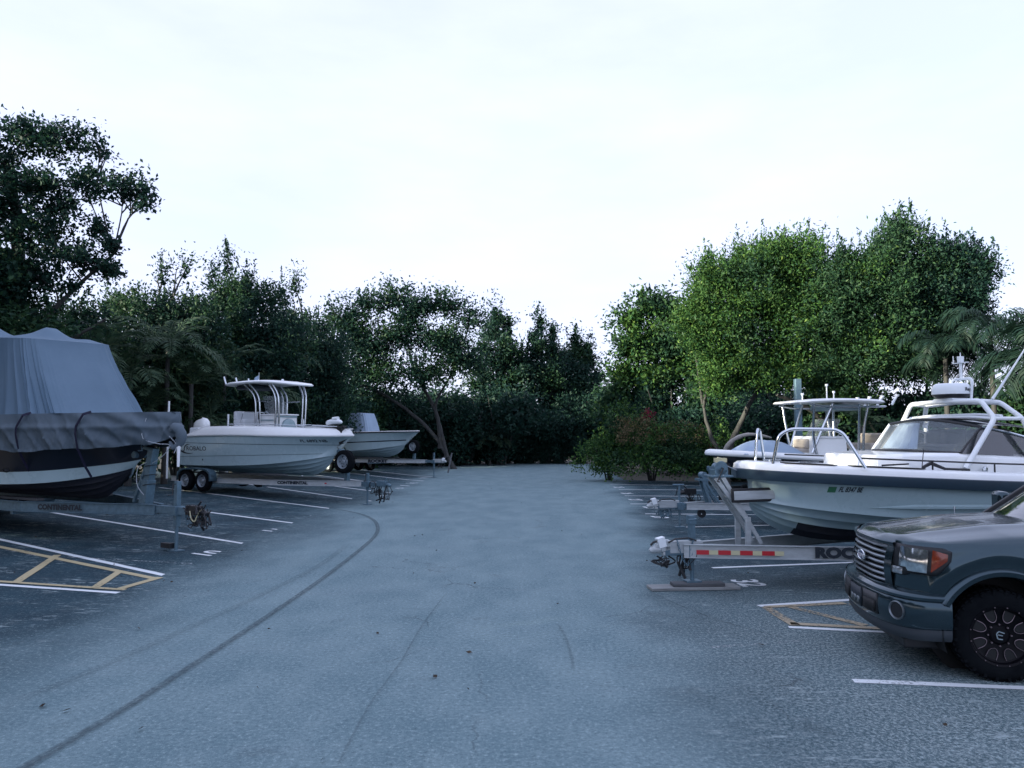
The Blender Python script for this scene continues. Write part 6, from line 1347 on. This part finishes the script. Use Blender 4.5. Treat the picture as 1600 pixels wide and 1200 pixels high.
# bonnet
def hood(u, v):      # u across -1..1 (as 0..1), v front .. cowl
    a = 2 * u - 1; y = a * .925; t = np.interp(abs(y), [0, .3, .54, .74, .89, .94], [.88, .87, .81, .73, .60, .52]); xf = t - .035; xc = -.62 + .06 * (1 - a * a)
    x = xf + (xc - xf) * v; z = 1.19 + .10 * (1 - abs(a) ** 3) * (.25 + .75 * min(1, v * 1.6)) + .035 * v + .015 * math.exp(-((abs(a) - .55) / .10) ** 2) * min(1, v * 4) - .05 * max(0, 1 - v / .08) ** 2 * (1) + (shoulder(x) - 1.19) * .6
    z -= .03 * max(0, (abs(a) - .90) / .10) ** 2
    return (x, y, z)
b = MB(); b.grid(hood, 60, 40); b.build('bonnet', 'paint', truck, smooth=60)
b = MB(); b.tube([hood(.5, 0)[:2] + (1.17,)] and [hood(u / 40, .0) for u in range(41)], .006, 6); b.build('bonnet_seam', 'darkgap', truck)
# body behind: cab sides, doors, glass, roof, bed
for s in SIDES:
    for nm, x0, x1, m_ in (('front_door', -.79, -1.78, 'paint'), ('rear_door', -1.79, -2.62, 'paint'), ('cab_corner', -2.63, -2.95, 'paint'), ('bed_side', -2.99, -4.86, 'paint')):
        def side(u, v):
            x = x0 + (x1 - x0) * u; zt = 1.27 if nm != 'bed_side' else 1.32; zb = .45
            if nm == 'bed_side' and abs(x + 3.70) < .54: zb = .42 + math.sqrt(.54 ** 2 - (x + 3.70) ** 2)
            z = zb + (zt - zb) * v; return (x, .985 + .018 * math.sin(math.pi * min(1, (z - .45) / .8)) + .012 * math.exp(-((z - 1.14) / .03) ** 2) - .02 * max(0, (z - 1.2) / .1), z)
        b = MB(); b.grid(side, 40, 14); flip(b, s).build(nm, m_, truck, smooth=50)
    for x in (-1.58, -2.48): b = MB(); b.tube([(x - .08, 1.02, 1.12), (x, 1.035, 1.125), (x + .08, 1.02, 1.12)], .014, 8); flip(b, s).build('door_handle', 'black', truck)
    b = MB(); b.beam((-.6, .8, .42), (-2.9, .8, .42), .3, .1); b.beam((-.7, .97, .36), (-2.8, .97, .36), .12, .05); flip(b, s).build('sill_step', 'black', truck, bevel=.015)
    # mirror
    mi = empty('door_mirror', (-.98, s * 1.02, 1.38)); mi.parent = truck
    b = MB(); b.box((0, s * .16, .04), (.13, .22, .24)); b.build('mirror_shell', 'paint', mi, bevel=.04); b = MB(); b.box((-.068, s * .16, .04), (.006, .18, .2)); b.build('mirror_glass', 'chrome', mi); b = MB(); b.beam((0, -s * .04, -.05), (0, s * .1, -.02), .06, .05); b.build('mirror_arm', 'black', mi, bevel=.01)
    # glass and pillars
    A0, A1 = Vector((-.60, .84, 1.275)), Vector((-1.36, .66, 1.87)); Bt, Bb = Vector((-1.82, .68, 1.89)), Vector((-1.79, .90, 1.27)); Ct, Cb = Vector((-2.62, .67, 1.87)), Vector((-2.66, .90, 1.27))
    for nm, q in (('front_side_window', [Vector((-.86, .905, 1.27)), Bb + Vector((.03, 0, 0)), Bt + Vector((.03, 0, -.03)), A1 + Vector((-.02, .03, -.03))]), ('rear_side_window', [Bb - Vector((.03, 0, 0)), Cb + Vector((.05, 0, 0)), Ct + Vector((.06, 0, -.03)), Bt + Vector((-.03, 0, -.03))])):
        b = MB(); b.poly(q); flip(b, s).build(nm, 'truckglass', truck, smooth=0)
    b = MB(); b.beam(A0, A1, .07, .05); b.beam((-.78, .93, 1.26), A0, .06, .05); flip(b, s).build('windscreen_pillar', 'black', truck, bevel=.012)
    b = MB(); b.beam(Bb, Bt, .05, .06); b.beam(Cb, Ct, .05, .1); b.beam(A1, Bt, .05, .05); b.beam(Bt, Ct, .05, .05); b.beam(Cb + Vector((-.15, 0, 0)), Ct + Vector((-.08, 0, 0)), .05, .24); flip(b, s).build('roof_pillar', 'paint', truck, bevel=.015)
def ws(u, v): a = 2 * u - 1; return (-.60 + .07 * (1 - a * a) - .76 * v, a * (.84 - .18 * v), 1.275 + .02 * (1 - a * a) + .595 * v)
b = MB(); b.grid(ws, 20, 8); b.build('windscreen', 'truckglass', truck, smooth=60)
b = MB(); b.grid(lambda u, v: (-1.34 - 1.38 * u, (2 * v - 1) * .70, 1.885 + .05 * math.sin(math.pi * u) ** .4 * (1 - (2 * v - 1) ** 4) + .0), 16, 16); b.build('roof', 'paint', truck, smooth=60)
b = MB(); b.poly([(-2.80, -.85, 1.28), (-2.80, .85, 1.28), (-2.72, .66, 1.87), (-2.72, -.66, 1.87)]); b.build('rear_window', 'truckglass', truck, smooth=0)
b = MB(); b.grid(lambda u, v: (-.53 - .14 * v + .06 * (1 - (2 * u - 1) ** 2), (2 * u - 1) * (.90 - .04 * v), 1.262 + .02 * (1 - (2 * u - 1) ** 2)), 20, 2); b.box((-.62, .86, 1.285), (.16, .10, .05)); b.box((-.62, -.86, 1.285), (.16, .10, .05)); b.build('wiper_cowl', 'black', truck)
for y0 in (.15, -.62): b = MB(); b.tube([(-.60, y0 + .02, 1.31), (-.66, y0 + .2, 1.35), (-.70, y0 + .42, 1.375)], .012, 6); b.beam((-.70, y0 + .15, 1.372), (-.70, y0 + .68, 1.375), .02, .03); b.build('wiper', 'black', truck)
b = MB(); b.tube([(-.35, -.86, 1.25), (-.35, -.86, 1.37)], [.007, .005], 6); b.tube([(-.35, -.86, 1.36), (-.35, -.86, 1.385)], .011, 6); b.build('aerial', 'steel', truck)
b = MB(); b.box((-3.92, 0, .70), (1.86, 1.7, .06)); b.box((-2.99, 0, 1.0), (.05, 1.86, .62)); b.box((-4.85, 0, .92), (.06, 1.86, .8)); b.box((-3.92, .93, 1.0), (1.86, .06, .6)); b.box((-3.92, -.93, 1.0), (1.86, .06, .6)); b.build('bed', 'paint', truck, bevel=.015)
b = MB(); b.box((-4.98, 0, .62), (.14, 1.9, .2)); b.build('rear_bumper', 'chrome', truck, bevel=.03); b = MB(); b.box((-2.0, 0, .52), (5.2, 1.1, .14)); b.box((-.0, 0, .9), (1.0, 1.0, .5)); b.build('chassis', 'darkgap', truck)
for x in (-1.9, -2.75): pass
b = MB()
for y in (-.42, .42): b.box((-1.75, y, 1.15), (.5, .5, .5)); b.box((-1.98, y, 1.45), (.14, .46, .42))
b.box((-1.05, 0, 1.2), (.35, 1.5, .3)); b.build('seats', 'black', truck, bevel=.05)
def truck_wheel(x, y, s, st=0):
    e = empty('wheel', (x, y, .40), R(st)); e.parent = truck; r, w_ = .405, .28; b = MB(); n = 48
    b.lathe([(-w_ / 2, r * .66), (-w_ / 2 - .006, r * .74), (-w_ / 2 + .002, r * .88), (-w_ * .43, r * .955), (-w_ * .34, r * .99), (0, r), (w_ * .34, r * .99), (w_ * .43, r * .955), (w_ / 2 - .002, r * .88), (w_ / 2 + .006, r * .74), (w_ / 2, r * .66), (0, r * .64)], n, closed=True)
    for i in range(n):
        t = 2 * math.pi * i / n
        for k in (-1, 1):
            b.box((r * .985 * math.cos(t + k * .03), k * w_ * .36, r * .985 * math.sin(t + k * .03)), (.012, w_ * .2, r * .075), (0, -t, 0)); b.box((r * 1.0 * math.cos(t + .06), k * w_ * .12, r * math.sin(t + .06)), (.012, w_ * .17, r * .07), (0, -t - .06, 0))
            if i % 2: b.box((r * .93 * math.cos(t), k * w_ * .475, r * .93 * math.sin(t)), (r * .07, .012, r * .06), (0, -t, 0))
    b.build('tyre', 'rubber', e, smooth=35)
    q = MB(); q.lathe([(s * w_ * .46, r * .67), (s * w_ * .51, r * .655), (s * w_ * .48, r * .61), (s * w_ * .36, r * .585), (s * w_ * .30, r * .50), (s * w_ * .26, r * .22), (s * w_ * .32, r * .17), (s * w_ * .34, .001)], 40); q.build('rim', mat('gloss_black_wheel', (.002, .002, .004), .5, .0, spec=.15), e, smooth=35)
    v = MB(); wn = MB()
    for i in range(8):
        t = 2 * math.pi * (i + .5) / 8
        def P(rr, dt, o=.365): return (r * rr * math.cos(t + dt), s * w_ * o, r * rr * math.sin(t + dt))
        arc = [P(.55, -.20), P(.42, -.24), P(.335, -.16), P(.305, 0), P(.335, .16), P(.42, .24), P(.55, .20)]
        v.tube(spline(arc, 16), .0032, 5); wn.poly([P(.56, -.19, .345), P(.42, -.21, .345), P(.345, -.12, .345), P(.32, 0, .345), P(.345, .12, .345), P(.42, .21, .345), P(.56, .19, .345)])
        v.tube([P(.60, .27), P(.60, .50)], .0025, 5)
        for k in (0, 1): tt = t + (k - .5) * math.pi / 8; v.lathe([(s * w_ * .50, .006), (s * w_ * .525, .005), (s * w_ * .525, .0005)], 6, c=(r * .635 * math.cos(tt), 0, r * .635 * math.sin(tt)))
        tt = t + .39; v.lathe([(s * w_ * .27, .008), (s * w_ * .34, .007), (s * w_ * .34, .001)], 6, c=(r * .235 * math.cos(tt), 0, r * .235 * math.sin(tt)))
    v.build('rim_accents', mat('milled_accent', (.26, .21, .23), .4, .8), e, smooth=30); wn.build('rim_window', 'darkgap', e, smooth=0)
    lo = MB(); o = s * w_ * .352
    lo.beam((-.035, o, .02), (.012, o, .035), .006, .010); lo.beam((.012, o, .035), (.03, o, .012), .006, .010); lo.beam((-.02, o, -.002), (.02, o, .006), .006, .009); lo.beam((.03, o, .012), (.022, o, -.03), .006, .010); lo.beam((.022, o, -.03), (-.02, o, -.035), .006, .010)
    lo.build('wheel_logo', 'chrome', e, smooth=0)
for x, y, s, st in ((0, .80, 1, -4), (0, -.80, -1, -4), (-3.70, .82, 1, 0), (-3.70, -.82, -1, 0)): truck_wheel(x, y, s, st)
